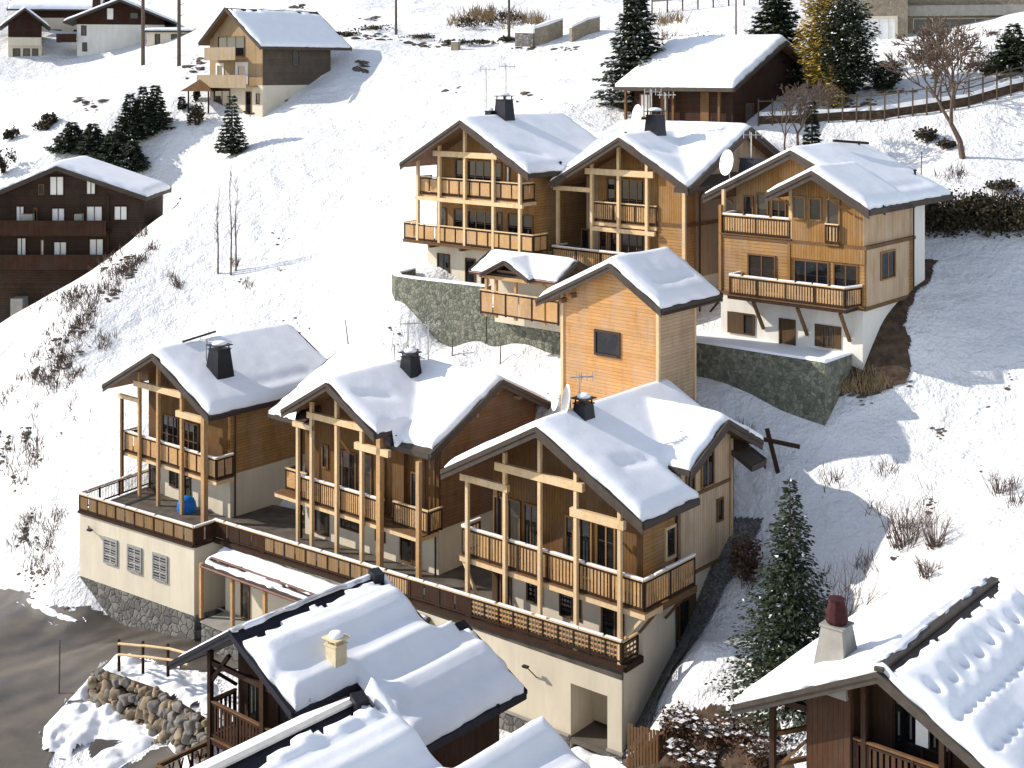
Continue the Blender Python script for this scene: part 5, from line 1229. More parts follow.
# ============================================================ roads, earth patches
road_poly = ppoly([(-60,560),(-20,572),(5,588),(40,606),(72,610),(80,604),(120,618),(170,632),(215,640),(260,640),(330,650),(200,672),(158,668),(120,666),(96,684),(72,702),(56,738),(50,800),(-60,830)])
road_poly[0] = (-60, 92); road_poly[-1] = (-60, 55)
sheet('road', road_poly, M['road'], .07, .16, .3, 5)
sheet('road', ppoly([(88,770),(92,742),(128,722),(140,728),(112,748),(112,770)]), M['road'], .07, .12, .25, 8)
sheet('road', ppoly([(122,776),(150,750),(176,745),(196,776)]), M['road'], .07, .12, .25, 8)
for pts, sd in (([(858,350),(872,310),(890,285),(921,262),(939,262),(916,300),(905,330),(912,362),(904,384),(868,392),(836,396),(830,380),(852,362)], 3),
                ([(622,762),(655,742),(690,716),(720,712),(770,716),(800,780),(610,785)], 12)):
    sheet('bare_earth', ppoly(pts), M['earth'], .08, .1, .3, sd)
# drain gravel strip at foot of L3 right wall
pl = [c3.w(4.3, 1.0), c3.w(4.3, 10.8), c3.w(5.7, 11.3), c3.w(5.3, 1.0)]
cw = c3.w
def gravel_z(X, Y): 
    a = gz(X, Y); return a+.25
o = grid_mesh('gravel_strip', np.arange(4, 13, .1), np.arange(59, 73, .1), gravel_z, M['gravel'], lambda X, Y: inpoly(X, Y, pl)); tag(o, kind='structure')

# ============================================================ vegetation
def rv(r, s): return Vector((r.gauss(0, s), r.gauss(0, s), r.gauss(0, s)))
def conifer(X, Y, z, h, rad, label, seed=1, mat='needle', snow=.12, dens=1.0, droop=.35, name='spruce_tree', cat='tree', group=None, cyl=False, leafs=.30):
    r = np.random.RandomState(seed)
    root = empty(name, (X, Y, z)); tag(root, label, cat, group)
    m = MB(); m.tube((0,0,-.4), (0,0,h*.6), h*.018+.05, h*.009+.02, 8); m.tube((0,0,h*.6), (0,0,h*.99), h*.009+.02, .012, 6)
    m.build('trunk', M['bark'], root)
    Q = []; SQ = []
    lv = int(h*2.1*dens)+4
    for i in range(lv):
        t = (i+.5)/lv; zz = h*(.07+.91*t)
        if cyl: R_ = rad*(1-abs(2*t-.75)**2.2*.55)*(.9+.25*r.rand()); R_ *= min(1, (1-t)*4)
        else: R_ = rad*(1.1-t*1.08)**.95*(.78+.36*r.rand())
        nb = int((5+7*(1-t))*dens)+3
        for b in range(nb):
            a = 2*math.pi*(b+r.rand()*.9)/nb; Rb = R_*(.8+.35*r.rand())
            d = np.array([math.cos(a), math.sin(a), 0]); side = np.array([-d[1], d[0], 0])
            ns = max(2, int(Rb/.17))
            for k in range(ns):
                u = (k+.7)/ns
                dz = (-droop*Rb*u*1.2+ .34*Rb*u*u) if not cyl else .6*Rb*u
                c = np.array([0, 0, zz+dz])+d*Rb*u
                for _ in range(2+int(2.2*u)):
                    w = leafs*(.55+.6*(1-u))*(.7+.6*r.rand())
                    off = side*(r.randn()*.30*Rb*(.35+u*.5)*.6)+np.array([0,0,r.randn()*.05])
                    ax = d*(.8+.3*r.rand())+side*r.randn()*.7+np.array([0,0,-.25+r.randn()*.2]); ax /= np.linalg.norm(ax)
                    up = np.array([r.randn()*.5, r.randn()*.5, 1.0]); nrm = np.cross(ax, up); nrm /= np.linalg.norm(nrm)
                    p = c+off; L = w*1.25; W_ = w*.30
                    Q.append([p-nrm*W_*.5, p+ax*L*.55-nrm*W_, p+ax*L, p+ax*L*.5+nrm*W_])
                    if r.rand() < snow*.35:
                        q = p+np.array([0,0,.05]); e = w*.42; j = r.randn(4, 3)*.05
                        SQ.append([q+j[0]-d*e*.6, q+j[1]-side*e*.5, q+j[2]+d*e*.6+np.array([0,0,-.06]), q+j[3]+side*e*.5])
    quads_obj('crown', Q, M[mat], root)
    if SQ: quads_obj('snow_clumps', SQ, M['snow'], root)
    return root
def bush(X, Y, z, rx, ry, rz_, label, seed=1, mat='hedge', n=700, leafs=.16, name='bush', cat='bush', twigs=14, group=None, rot=0, snow=0):
    r = np.random.RandomState(seed); root = empty(name, (X, Y, z), rot); tag(root, label, cat, group)
    m = MB()
    for i in range(twigs):
        a = r.rand()*6.28; q = (math.cos(a)*rx*.8*r.rand(), math.sin(a)*ry*.8*r.rand(), rz_*(.7+.5*r.rand())); m.tube((q[0]*.15, q[1]*.15, -.15), q, .03, .008, 4, False)
    m.build('twigs', M['twig'], root)
    cl = [np.array([r.uniform(-.75,.75)*rx, r.uniform(-.75,.75)*ry, rz_*r.uniform(.25,.8)]) for _ in range(max(4, int(n/60)))]
    Q = []; S_ = []
    for i in range(n):
        c = cl[r.randint(len(cl))]+r.randn(3)*np.array([rx*.2, ry*.2, rz_*.17]); c[2] = max(c[2], .03)
        a = r.randn(3); a /= np.linalg.norm(a); b = np.cross(a, r.randn(3)); b /= np.linalg.norm(b); w = leafs*(.6+.8*r.rand())
        Q.append([c-a*w*.6, c-b*w*.35, c+a*w*.6, c+b*w*.35])
        if r.rand() < snow and c[2] > rz_*.55: S_.append([c+np.array([-w, 0, .04]), c+np.array([0, -w, .04]), c+np.array([w, 0, .02]), c+np.array([0, w, .04])])
    quads_obj('foliage', Q, M[mat], root)
    if S_: quads_obj('snow_clumps', S_, M['snow'], root)
    return root
def bare(X, Y, z, h, label, seed=1, name='bare_tree', mat='bark', spread=.55, depth=5, r0=.14, cat='tree', lean=(0,0), group=None, nsplit=3, trunk=.28, minr=.02):
    r = random.Random(seed); root = empty(name, (X, Y, z)); tag(root, label, cat, group)
    mt = MB(); mb = MB()
    def grow(p, d, L, rad, k):
        q = p+d*L*.5+rv(r, L*.04); e = q+(d+rv(r, .12)).normalized()*L*.5
        (mt if k >= depth-1 else mb).tube(p, q, rad, rad*.85, 6 if k > 2 else 4, False); (mt if k >= depth-1 else mb).tube(q, e, rad*.85, rad*.68, 6 if k > 2 else 4, False)
        if k == 0: return
        for i in range(nsplit if k < depth else 3):
            a = r.uniform(0, 6.28); s = spread*r.uniform(.6, 1.25)
            pr = d.orthogonal().normalized(); pr.rotate(__import__('mathutils').Quaternion(d, a))
            nd = (d+pr*s+Vector((0,0,.10))).normalized(); grow(e if i else e, nd, L*r.uniform(.62, .86), max(minr, rad*.6), k-1)
    grow(Vector((0,0,-.2)), Vector((lean[0], lean[1], 1)).normalized(), h*trunk, r0, depth)
    mt.build('trunk', M[mat], root); mb.build('crown', M['bark' if mat == 'bark' else 'twig'], root)
    return root
def twigshrub(X, Y, z, h, w, label, seed=1, n=30, group=None, mat='twig'):
    r = random.Random(seed); m = MB()
    for i in range(n):
        a = r.uniform(0, 6.28); b = r.uniform(0, w*.35); p = Vector((math.cos(a)*b, math.sin(a)*b, -.1))
        d = Vector((math.cos(a)*r.uniform(.1, .6), math.sin(a)*r.uniform(.1, .6), 1)).normalized(); L = h*r.uniform(.45, 1)
        q = p+d*L*.6+rv(r, .04); m.tube(p, q, .02, .012, 3, False)
        for _ in range(3): m.tube(q, q+(d+rv(r, .5)).normalized()*L*.4, .01, .004, 3, False)
    o = m.build('twiggy_shrub', M[mat]); o.location = (X, Y, z); return tag(o, label, 'shrub', group)
def P_(px, py): return hit(px, py)

# large spruce, right
x, y, z = P_(792, 683); 
Yb = 57.0; X0, _, _ = at(790, 680, Yb); zz = g1(X0, Yb)
hh = (ZC-(474-YH)/FP*Yb)-zz
conifer(X0, Yb, zz, hh, 2.8, 'tall dark green spruce with snow flecks, on the slope right of the nearest chalet', 3, 'needle', .05, 1.35, .42, leafs=.27)
def con(px, pyb, pyt, wpx, label, seed, **k):
    x, y, z = P_(px, pyb); h = (pyb-pyt)*y/FP*(1.12 if k.get('group') else 1.0); return conifer(x, y, z, h, wpx/2*y/FP*1.4, label, seed, **k)
con(232, 155, 93, 23, 'small dark spruce alone on the open slope below the tan hillside chalet', 11, mat='needle_d', snow=.2, leafs=.45)
con(636, 106, -30, 54, 'spruce loaded with snow at the left corner of the broad snow roof', 12, mat='needle_d', snow=1.0, leafs=.6, droop=.5)
con(776, 90, -30, 58, 'green spruce rising behind the broad snow roof', 13, leafs=.6)
con(822, 98, -22, 34, 'tall golden cypress at the top right', 14, mat='needle_y', snow=.1, cyl=True, leafs=.4, name='cypress_tree')
con(847, 101, -12, 40, 'tall dark cypress just right of the golden one', 15, mat='needle_d', snow=.3, cyl=True, leafs=.45, name='cypress_tree')
con(833, 106, 62, 18, 'low golden green conifer at the foot of the two tall cypresses', 16, mat='needle_y', snow=.3, leafs=.35)
con(884, 92, 60, 26, 'squat dark conifer beside the top right path', 17, mat='needle_d', snow=.3, cyl=True, leafs=.4)
con(1014, 70, 22, 40, 'dark green conifer cut by the top right edge', 18, mat='needle', leafs=.5)
con(182, 108, 95, 6, 'tiny dark conifer left of the tan hillside chalet', 19, mat='needle_d', snow=0, leafs=.4)
con(812, 150, 98, 12, 'slim dark conifer behind the upper right chalet', 20, mat='needle_d', leafs=.4)
for i, (px, pb, pt, w, lb) in enumerate(((130,140,97,26,'leftmost conifer of the bushy group up the left slope'), (143,136,90,24,'middle conifer of the bushy group up the left slope'), (156,130,88,22,'rightmost conifer of the bushy group up the left slope'))):
    con(px, pb, pt, w, lb, 30+i, mat='needle_d', snow=.25, leafs=.55, group='young conifers on the left slope', dens=1.0, droop=.3)
for i, (px, pb, pt, w, lb) in enumerate(((72,162,122,32,'leftmost dark conifer behind the large brown chalet'), (93,165,128,32,'second dark conifer behind the large brown chalet'), (113,172,134,32,'third dark conifer behind the large brown chalet'), (132,182,138,30,'rightmost dark conifer behind the large brown chalet'))):
    x, y, z = P_(px, pb-14); y = max(y, 141); X, Y, zt = at(px, pt, y); zb_ = g1(X, Y); 
    conifer(X, Y, zb_-.3, max(3.5, zt-zb_), w/2*y/FP*1.35, lb, 40+i, mat='needle_d', snow=.2, leafs=.6, dens=1.0, droop=.3, group='conifers behind the brown chalet')
# bare trees
x, y, z = P_(963, 157); bare(x, y, z, 11.0, 'bare fruit tree with two spreading stems, on the snow at the right', 5, 'fruit_tree', 'bark', .66, 6, .24, lean=(-.1, 0), trunk=.25, minr=.034)
x, y, z = P_(935, 108); bare(x, y, z, 7.5, 'small bare bushy tree left of the fruit tree', 9, 'fruit_tree', 'bark', .7, 6, .14, minr=.034)
x, y, z = P_(797, 150); bare(x, y, z, 5.6, 'snow dusted bare tree with reddish twigs beside the dark log chalet', 6, 'bare_tree', 'bark', .55, 6, .13)
x, y, z = P_(785, 150); bare(x, y, z, 4.6, 'small reddish bare tree against the dark log chalet wall', 16, 'bare_tree', 'twig', .5, 5, .09)
for i, (px, pb, pt, lb) in enumerate(((231, 274, 160, 'tallest leafless sapling of the trio on the open slope'), (218, 272, 182, 'leftmost leafless sapling of the trio on the open slope'), (236, 270, 176, 'rightmost leafless sapling of the trio on the open slope'))):
    x, y, z = P_(px, pb); h = (pb-pt)*y/FP; r = random.Random(70+i); m = MB()
    root = empty('leafless_sapling', (x, y, z)); tag(root, lb, 'tree', 'saplings on the open slope')
    pts = [Vector((0,0,-.2))]; 
    for k in range(8): pts.append(Vector((math.sin(k+i)*.10*k/4, 0, h*(k+1)/8)))
    for k in range(8): m.tube(pts[k], pts[k+1], .085*(1-k/9), .085*(1-(k+1)/9), 5, False)
    m.build('trunk', M['bark'], root); m = MB()
    for k in range(26):
        t = r.uniform(.3, .95); p = Vector((0, 0, h*t)); d = Vector((r.uniform(-1, 1), r.uniform(-1, 1), 1.6)).normalized(); m.tube(p, p+d*r.uniform(.5, 1.6), .018, .006, 3, False)
    m.build('crown', M['twig'], root)
# hedges, bushes
x0, y0, z0 = P_(925, 232); x1, y1, z1 = P_(1040, 232)
for i, px in enumerate(range(928, 1050, 17)):
    x, y, z = P_(px, 236); bush(x, y+.8, z, 1.1, 1.2, 2.5, 'dense dark clipped hedge right of the upper right chalet', 50+i, 'hedge', 1500, .2, 'hedge_shrub', 'hedge', group='hedge right of the upper chalet')
def bs(px, py, wpx, hpx, label, seed, mat='hedge', n=500, leafs=.18, **k):
    x, y, z = P_(px, py); s = y/FP; return bush(x, y, z, wpx/2*s, wpx/2*s*.8, hpx*s, label, seed, mat, n, leafs, **k)
bs(746, 578, 34, 40, 'round dark shrub behind the gravel strip of the nearest chalet', 80, 'hedge_r', 1500, .14)
for i, (px, py, w, h, lb) in enumerate(((680, 728, 44, 24, 'dark shrub right of the wooden fence'), (712, 738, 44, 26, 'dark reddish shrub in the middle of the bank below the nearest chalet'), (748, 744, 46, 26, 'dark shrub left of the lower right chalet'), (700, 765, 60, 20, 'low brown shrub poking through snow at the bottom edge'), (765, 762, 40, 26, 'brown shrub beneath the lower right chalet eave'))):
    bs(px, py, w, h, lb, 90+i, 'hedge_r', 1500, .13, snow=.12, group='shrubs at the lower right')
for i, (px, py, w, h, lb) in enumerate(((42, 130, 18, 12, 'round snow edged bush, upper of the two at the far left slope'), (12, 139, 14, 10, 'small grey bush at the far left slope'), (4, 172, 20, 22, 'twiggy bush at the left edge above the brown chalet'), (50, 124, 14, 10, 'small bush beside the snow edged one'), (196, 124, 16, 22, 'dark rounded bush below the tan hillside chalet'), (197, 100, 8, 10, 'dark bush by the small canopy'))):
    bs(px, py, w, h, lb, 110+i, 'hedge', 500, .3, snow=.05)
for i, (px, py, w, h, lb) in enumerate(((926, 142, 26, 14, 'low brown bush poking through snow in front of the path wall'), (948, 148, 18, 8, 'small low bush left of the fruit tree'), (1000, 190, 34, 10, 'sparse shrub above the clipped hedge'), (700, 42, 90, 8, 'low dry bush line beyond the broad snow roof'), (990, 72, 60, 16, 'brown bush line under the top right stone building'), (930, 62, 50, 10, 'dry bush clump on the snowy bank at top right'))):
    bs(px, py, w, h, lb, 130+i, 'hedge', 500, .22, snow=.1)
for i, (px, py, w, h) in enumerate(((475, 27, 40, 10), (505, 24, 40, 12), (420, 40, 50, 5), (370, 30, 50, 5), (470, 44, 60, 4), (350, 36, 30, 5), (640, 38, 40, 5), (515, 41, 30, 5))):
    bs(px, py, w, h, 'dry brown bush on the snowy ridge at the top', 150+i, 'hedge', 350, .3, group='dry bushes on the top ridge')
x, y, z = P_(836, 648); twigshrub(x, y, z, 4.6, 1.2, 'leafless twiggy shrub between the large spruce and the lower right roof', 4, 60)
x, y, z = P_(905, 545); twigshrub(x, y, z, 2.6, 1.8, 'purplish leafless shrub, left of the pair on the right slope', 5, 60)
x, y, z = P_(935, 545); twigshrub(x, y, z, 2.2, 1.2, 'purplish leafless shrub, right of the pair on the right slope', 6, 40)
x, y, z = P_(928, 575); twigshrub(x, y, z, 1.2, 1.2, 'low leafless shrub below the purplish pair', 8, 40)
x, y, z = P_(1000, 492); twigshrub(x, y, z, 1.3, 1.4, 'low leafless shrub near the right edge', 7, 40)
x, y, z = P_(745, 440); twigshrub(x, y, z, 1.6, .9, 'thin leafless shrub just above the nearest chalet dormer', 9, 24)
x, y, z = P_(775, 585+0); twigshrub(x, y, z, 1.6, .9, 'thin leafless shrub on the shaded snow left of the large spruce', 10, 14)

# dirt / rocks / dry stalks on the slopes : nobody could count them
def scatter(name, regions, mat, size=(.1, .35), flat=.5, seed=1, label=None):
    r = np.random.RandomState(seed); m = MB()
    ico = [(0,0,1),(.89,0,.45),(.28,.85,.45),(-.72,.53,.45),(-.72,-.53,.45),(.28,-.85,.45),(.72,.53,-.45),(-.28,.85,-.45),(-.89,0,-.45),(-.28,-.85,-.45),(.72,-.53,-.45),(0,0,-1)]
    fc = [(0,1,2),(0,2,3),(0,3,4),(0,4,5),(0,5,1),(1,6,2),(2,7,3),(3,8,4),(4,9,5),(5,10,1),(6,7,2),(7,8,3),(8,9,4),(9,10,5),(10,6,1),(11,7,6),(11,8,7),(11,9,8),(11,10,9),(11,6,10)]
    px = []
    for (cx, cy, sx, sy, ang, n) in regions:
        k = max(2, n//9); c, s_ = math.cos(ang), math.sin(ang)
        cl = [(r.randn()*sx, r.randn()*sy) for _ in range(k)]
        for i in range(n):
            a, b = cl[int(r.rand()**1.7*k)]; a += r.randn()*sx*.16; b += r.randn()*sy*.16; px.append((cx+a*c-b*s_, cy+a*s_+b*c))
    for (u, v) in px:
        x, y, z = hit(u, v); s = (size[0]+(size[1]-size[0])*r.rand()**2.6)*(.5+.5*y/90)
        q = [np.array(p)*(1+r.randn()*.25) for p in ico]; a, b = r.uniform(.7, 1.6), r.uniform(.6, 1.2)
        m.add([(x+p[0]*s*a, y+p[1]*s*b, z+.02+p[2]*s*flat) for p in q], fc)
    o = m.build(name, mat); tag(o, kind='stuff'); 
    return o
scatter('scattered_rocks', [(95, 300, 26, 10, -.5, 60), (60, 345, 30, 14, -.7, 90), (40, 372, 22, 8, -.6, 50), (125, 260, 18, 7, -.4, 25), (20, 470, 16, 32, .2, 90), (40, 545, 14, 24, .1, 70), (5, 430, 8, 20, 0, 25), (60, 590, 14, 8, 0, 20)], M['rock'], (.07, .26), .45, 1)
scatter('scattered_rocks', [(830, 370, 22, 10, 0, 60), (900, 375, 12, 8, 0, 25), (980, 460, 25, 25, 0, 14), (905, 520, 22, 18, 0, 20), (930, 560, 18, 12, 0, 16), (880, 390, 30, 8, 0, 30), (1005, 395, 12, 30, 0, 6)], M['rock'], (.05, .2), .5, 2)
scatter('scattered_rocks', [(380, 40, 40, 6, 0, 60), (480, 45, 50, 5, 0, 60), (360, 60, 25, 10, .3, 30), (290, 92, 30, 12, -.3, 14), (150, 100, 40, 30, 0, 20), (330, 20, 30, 8, 0, 30), (980, 60, 30, 14, -.3, 70), (900, 90, 60, 8, 0, 50), (200, 55, 15, 12, 0, 30), (520, 70, 50, 20, 0, 10)], M['rock'], (.12, .4), .45, 3)
scatter('scattered_rocks', [(450, 340, 60, 8, .3, 26), (330, 220, 60, 50, 0, 16), (260, 300, 60, 50, 0, 16), (730, 740, 30, 12, 0, 60), (600, 745, 30, 8, .3, 26), (245, 280, 20, 14, 0, 14), (180, 190, 30, 30, 0, 14)], M['rock'], (.04, .16), .5, 4)
def stalks(regions, seed, h=(.3, .9), mat='twig'):
    r = np.random.RandomState(seed); Q = []
    for (cx, cy, sx, sy, ang, n) in regions:
        kc = [(r.randn()*sx, r.randn()*sy) for _ in range(max(2, n//14))]
        for i in range(n):
            a, b = kc[int(r.rand()**1.5*len(kc))]; a += r.randn()*sx*.22; b += r.randn()*sy*.22; c, s_ = math.cos(ang), math.sin(ang); x, y, z = hit(cx+a*c-b*s_, cy+a*s_+b*c)
            for k in range(3):
                L = r.uniform(*h); d = np.array([r.randn()*.5, r.randn()*.5, 1]); d /= np.linalg.norm(d); p = np.array([x+r.randn()*.15, y+r.randn()*.15, z-.05]); w = np.array([.018*y/70, 0, 0])
                Q.append([p-w, p+w, p+d*L+w*.4, p+d*L-w*.4])
    return tag(quads_obj('dry_stalks', Q, M[mat]), kind='stuff')
stalks([(90, 300, 30, 12, -.5, 260), (60, 350, 34, 16, -.7, 260), (45, 372, 22, 10, -.6, 120), (125, 258, 18, 8, -.4, 90), (25, 480, 20, 40, .2, 260), (40, 560, 16, 24, .2, 90), (60, 400, 40, 40, -.6, 50), (165, 280, 10, 8, 0, 30)], 1)
stalks([(915, 530, 22, 22, 0, 60), (870, 480, 24, 20, 0, 24), (1000, 480, 12, 14, 0, 20), (840, 600, 12, 20, 0, 30), (740, 570, 20, 20, 0, 14), (1000, 200, 30, 14, 0, 40), (240, 280, 16, 10, 0, 20), (960, 60, 50, 12, -.3, 120)], 2)
stalks([(490, 22, 26, 4, 0, 200), (650, 30, 30, 6, 0, 60)], 3, (.8, 2.0), 'grass_dry')
bushg = [(870, 385, 20, 6, 0, 120)]
stalks(bushg, 4, (.4, .9), 'grass_dry')

# ============================================================ boulders, fences, poles
ICO = None
def boulder_mesh(seed):
    import bmesh
    bm = bmesh.new(); bmesh.ops.create_icosphere(bm, subdivisions=3, radius=.5); r = random.Random(seed)
    off = rv(r, 10)
    from mathutils import noise as mn
    for v in bm.verts:
        n = mn.noise(v.co*1.9+off)*.5+mn.noise(v.co*4.5+off)*.16; v.co *= 1+n
        for ax in (0, 1, 2): v.co[ax] = max(-.38, min(.38, v.co[ax]))
    for f in bm.faces: f.smooth = True
    me = bpy.data.meshes.new('boulder'); bm.to_mesh(me); bm.free(); return me
bms = [boulder_mesh(i) for i in range(7)]
for i, me in enumerate(bms): me.materials.append(M['boulder'] if i%3 else M['boulder2'])
a = Vector(at(90, 694, 72.0)); b = Vector(at(152, 706, 69.5)); cc_ = Vector(at(205, 742, 66.0))
bw = empty('boulder_wall', (a.x, a.y, a.z-.4)); tag(bw, 'rough boulder retaining wall topped with snow, below the log rail fence at the lower left', 'wall')
r = random.Random(3)
def bpt(t): return a.lerp(b, t*2) if t < .5 else b.lerp(cc_, t*2-1)
m = MB()
for i in range(20):
    p, q = bpt(i/20), bpt((i+1)/20); o0 = Vector(bw.location)
    P0 = [Vector((p.x, p.y+.1, -5.6)), Vector((q.x, q.y+.1, -5.6)), Vector((q.x, q.y+.95, -2.95)), Vector((p.x, p.y+.95, -2.95))]
    Q0 = [v+Vector((0, .5, 0)) for v in P0]
    m.add([v-o0 for v in P0+Q0], [(0,1,2,3),(4,7,6,5),(0,4,5,1),(3,2,6,7)])
m.build('earth_backing', M['earth'], bw)
for row in range(5):
    t = -.01
    while t < 1.0:
        s_ = r.uniform(.5, 1.05) if row < 4 else r.uniform(.45, .7)
        t += s_*.034; 
        if t > 1: break
        p = bpt(min(1, t)); zz = -5.2+row*.52+r.uniform(-.16, .16)
        o = bpy.data.objects.new('boulder', bms[r.randrange(7)]); link(o, bw)
        o.location = (p.x-bw.location.x+r.uniform(-.1, .1), p.y-bw.location.y+row*.19+r.uniform(-.1, .05), zz-bw.location.z+.25); o.scale = (s_*1.05, s_*.85, s_*r.uniform(.7, 1.05)); o.rotation_euler = (r.uniform(-.5, .5), r.uniform(-.5, .5), r.uniform(0, 6.3))
        t += s_*.028
# snow bank behind/around boulders
def mound(name, pts, h, seed, mat='snow', kind='structure'):
    poly = pts; xs_ = [p[0] for p in poly]; ys_ = [p[1] for p in poly]
    cx, cy = sum(xs_)/len(xs_), sum(ys_)/len(ys_)
    def zf(X, Y):
        d = np.full(len(X), 99.)
        for i in range(len(poly)):
            x0, y0 = poly[i]; x1, y1 = poly[(i+1)%len(poly)]; L = math.hypot(x1-x0, y1-y0)+1e-9
            t = np.clip(((X-x0)*(x1-x0)+(Y-y0)*(y1-y0))/L/L, 0, 1); d = np.minimum(d, np.hypot(X-x0-t*(x1-x0), Y-y0-t*(y1-y0)))
        return gz(X, Y)-.05+h*(1-np.exp(-d/.35))*(1+vnoise(X, Y, .8, seed)*.9+vnoise(X, Y, .3, seed+1)*.5)
    o = grid_mesh(name, np.arange(min(xs_), max(xs_), .11), np.arange(min(ys_), max(ys_), .11), zf, M[mat], lambda X, Y: inpoly(X+vnoise(X, Y, .7, seed+4)*.6, Y+vnoise(X, Y, .7, seed+5)*.6, poly))
    return tag(o, kind=kind)
mound('snow_bank', ppoly([(118, 655), (150, 664), (215, 682), (228, 720), (205, 712), (160, 696), (120, 690), (96, 690), (84, 706), (62, 706), (78, 690)]), .55, 5)
mound('snow_bank', ppoly([(42, 728), (62, 704), (88, 700), (140, 712), (176, 735), (206, 770), (186, 776), (165, 744), (140, 738), (92, 740), (70, 756), (40, 752)]), .5, 7)
mound('snow_bank', ppoly([(66, 776), (100, 752), (140, 730), (160, 738), (120, 765), (104, 780)]), .4, 9)
mound('snow_bank', ppoly([(20, 598), (50, 604), (78, 618), (86, 626), (60, 622), (30, 610)]), .35, 11)
mound('snow_bank', ppoly([(545, 726), (570, 740), (620, 752), (640, 772), (560, 772)]), .3, 13)
# log fence
fr = empty('rail_fence', Vector(at(116, 662, 74.0))); tag(fr, 'two rail log fence above the boulder wall at the lower left', 'fence')
fp = [Vector(at(px, py, Y))-fr.location for px, py, Y in ((119, 662, 74.0), (143, 664, 73.0), (168, 667, 72.2), (188, 672, 71.2))]
for i, p in enumerate(fp[:3]):
    m = MB(); m.tube(p+Vector((0,0,-.5)), p+Vector((0,0,1.25)), .09, .08, 8); m.build('post', M['dark_beam'], fr)
for zz in (.45, 1.05):
    for i in range(3):
        m = MB(); m.tube(fp[i]+Vector((0,-.08,zz)), fp[i+1]+Vector((0,-.08,zz-.02)), .075, .07, 8); m.build('rail', M['beam'], fr)
# post-and-wire/rail fence on the upper right wall + wall
wp = [hit(px, py)[:2] for px, py in ((758, 124), (800, 122), (842, 120), (884, 117), (926, 112), (968, 104), (1010, 93), (1050, 84))]
zz = [g1(*p) for p in wp]
wallstrip('path_wall', 'low dark path wall under the rail fence at the upper right', wp, [z_-1 for z_ in zz], [z_+.7 for z_ in zz], .5, M['earth'], .3)
fr = empty('rail_fence', (wp[0][0], wp[0][1], zz[0]+.8)); tag(fr, 'grey rail fence along the path at the upper right', 'fence')
tt = []
for i in range(len(wp)-1):
    for k in range(3): t = k/3; tt.append(Vector((wp[i][0]*(1-t)+wp[i+1][0]*t-wp[0][0], wp[i][1]*(1-t)+wp[i+1][1]*t-wp[0][1]-.2, zz[i]*(1-t)+zz[i+1]*t-zz[0])))
for i, p in enumerate(tt):
    m = MB(); m.tube(p+Vector((0,0,-1.6)), p+Vector((0,0,1.3)), .07, .06, 6); m.build('post', M['pole'], fr)
for i in range(len(tt)-1):
    for h_ in ((1.1, .6) if i > 12 or i in (4, 5) else (1.1,)):
        m = MB(); m.tube(tt[i]+Vector((0,0,h_)), tt[i+1]+Vector((0,0,h_)), .05, .05, 5); m.build('rail', M['pole'], fr)
# far road rail top
p0 = Vector(hit(652, 14)); p1 = Vector(hit(775, 4)); fr = empty('road_barrier', p0); tag(fr, 'long road barrier with thin posts at the top, above the broad snow roof', 'fence')
for i in range(9): m = MB(); q = (p1-p0)*i/8; m.tube(q+Vector((0,0,-.3)), q+Vector((0,0,1.8)), .09); m.build('post', M['pole'], fr)
m = MB(); m.bar(Vector((0,0,1.6)), (p1-p0)+Vector((0,0,1.6)), .12, .3); m.build('rail', M['concrete'], fr)
# stone retaining walls at the top centre
q = [hit(px, py) for px, py in ((534, 46), (548, 42), (563, 36))]
wallstrip('roadside_wall', 'dark stone wall stub jutting from the snow at the top centre', [v[:2] for v in q], [v[2]-2 for v in q], [v[2]+2.0 for v in q], .8, M['stone_b'], .3)
q = [hit(px, py) for px, py in ((515, 46), (533, 47))]
wallstrip('roadside_wall', 'dark grey block capped with round snow at the top centre', [v[:2] for v in q], [v[2]-1 for v in q], [v[2]+1.6 for v in q], 1.6, M['stone_p'], .7)
q = [hit(px, py) for px, py in ((572, 42), (588, 34), (600, 31))]
wallstrip('roadside_wall', 'small tan wall end left of the snow loaded spruce', [v[:2] for v in q], [v[2]-1 for v in q], [v[2]+1.7 for v in q], .5, M['stone_b'], .25)
q = [hit(px, py) for px, py in ((451, 50), (458, 50))]
wallstrip('roadside_wall', 'little brown block on the top ridge', [v[:2] for v in q], [v[2]-1 for v in q], [v[2]+1.0 for v in q], .6, M['stone_b'], .1)
# poles
for px, pb, pt, lb, w in ((143, 65, -30, 'thick dark bare trunk in front of the white house, top left', .30), (179, 66, -30, 'second dark bare trunk in front of the low garage, top left', .24),
                        (396, 34, -20, 'wooden utility pole at the top, left of the dry grass', .16), (509, 38, -20, 'wooden utility pole at the top centre', .16), (736, 40, -10, 'thin pole rising beyond the broad snow roof', .09),
                        (624, 30, -5, 'thin pole beside the snow loaded spruce', .1)):
    x, y, z = P_(px, pb); h = (pb-pt)*y/FP; m = MB()
    m.tube((0,0,-.3), (0,0,h), w*1.1, w*.8, 8)
    if w > .2:
        rr = random.Random(px)
        for k in range(14): p = Vector((0, 0, h*rr.uniform(.3, 1))); m.tube(p, p+Vector((rr.uniform(-1.2, 1.2), rr.uniform(-.5, .5), rr.uniform(.3, 1.2))), .05, .02, 4)
    o = m.build('bare_tree' if w > .2 else 'utility_pole', M['pole']); o.location = (x, y, z); tag(o, lb, 'tree' if w > .2 else 'pole')
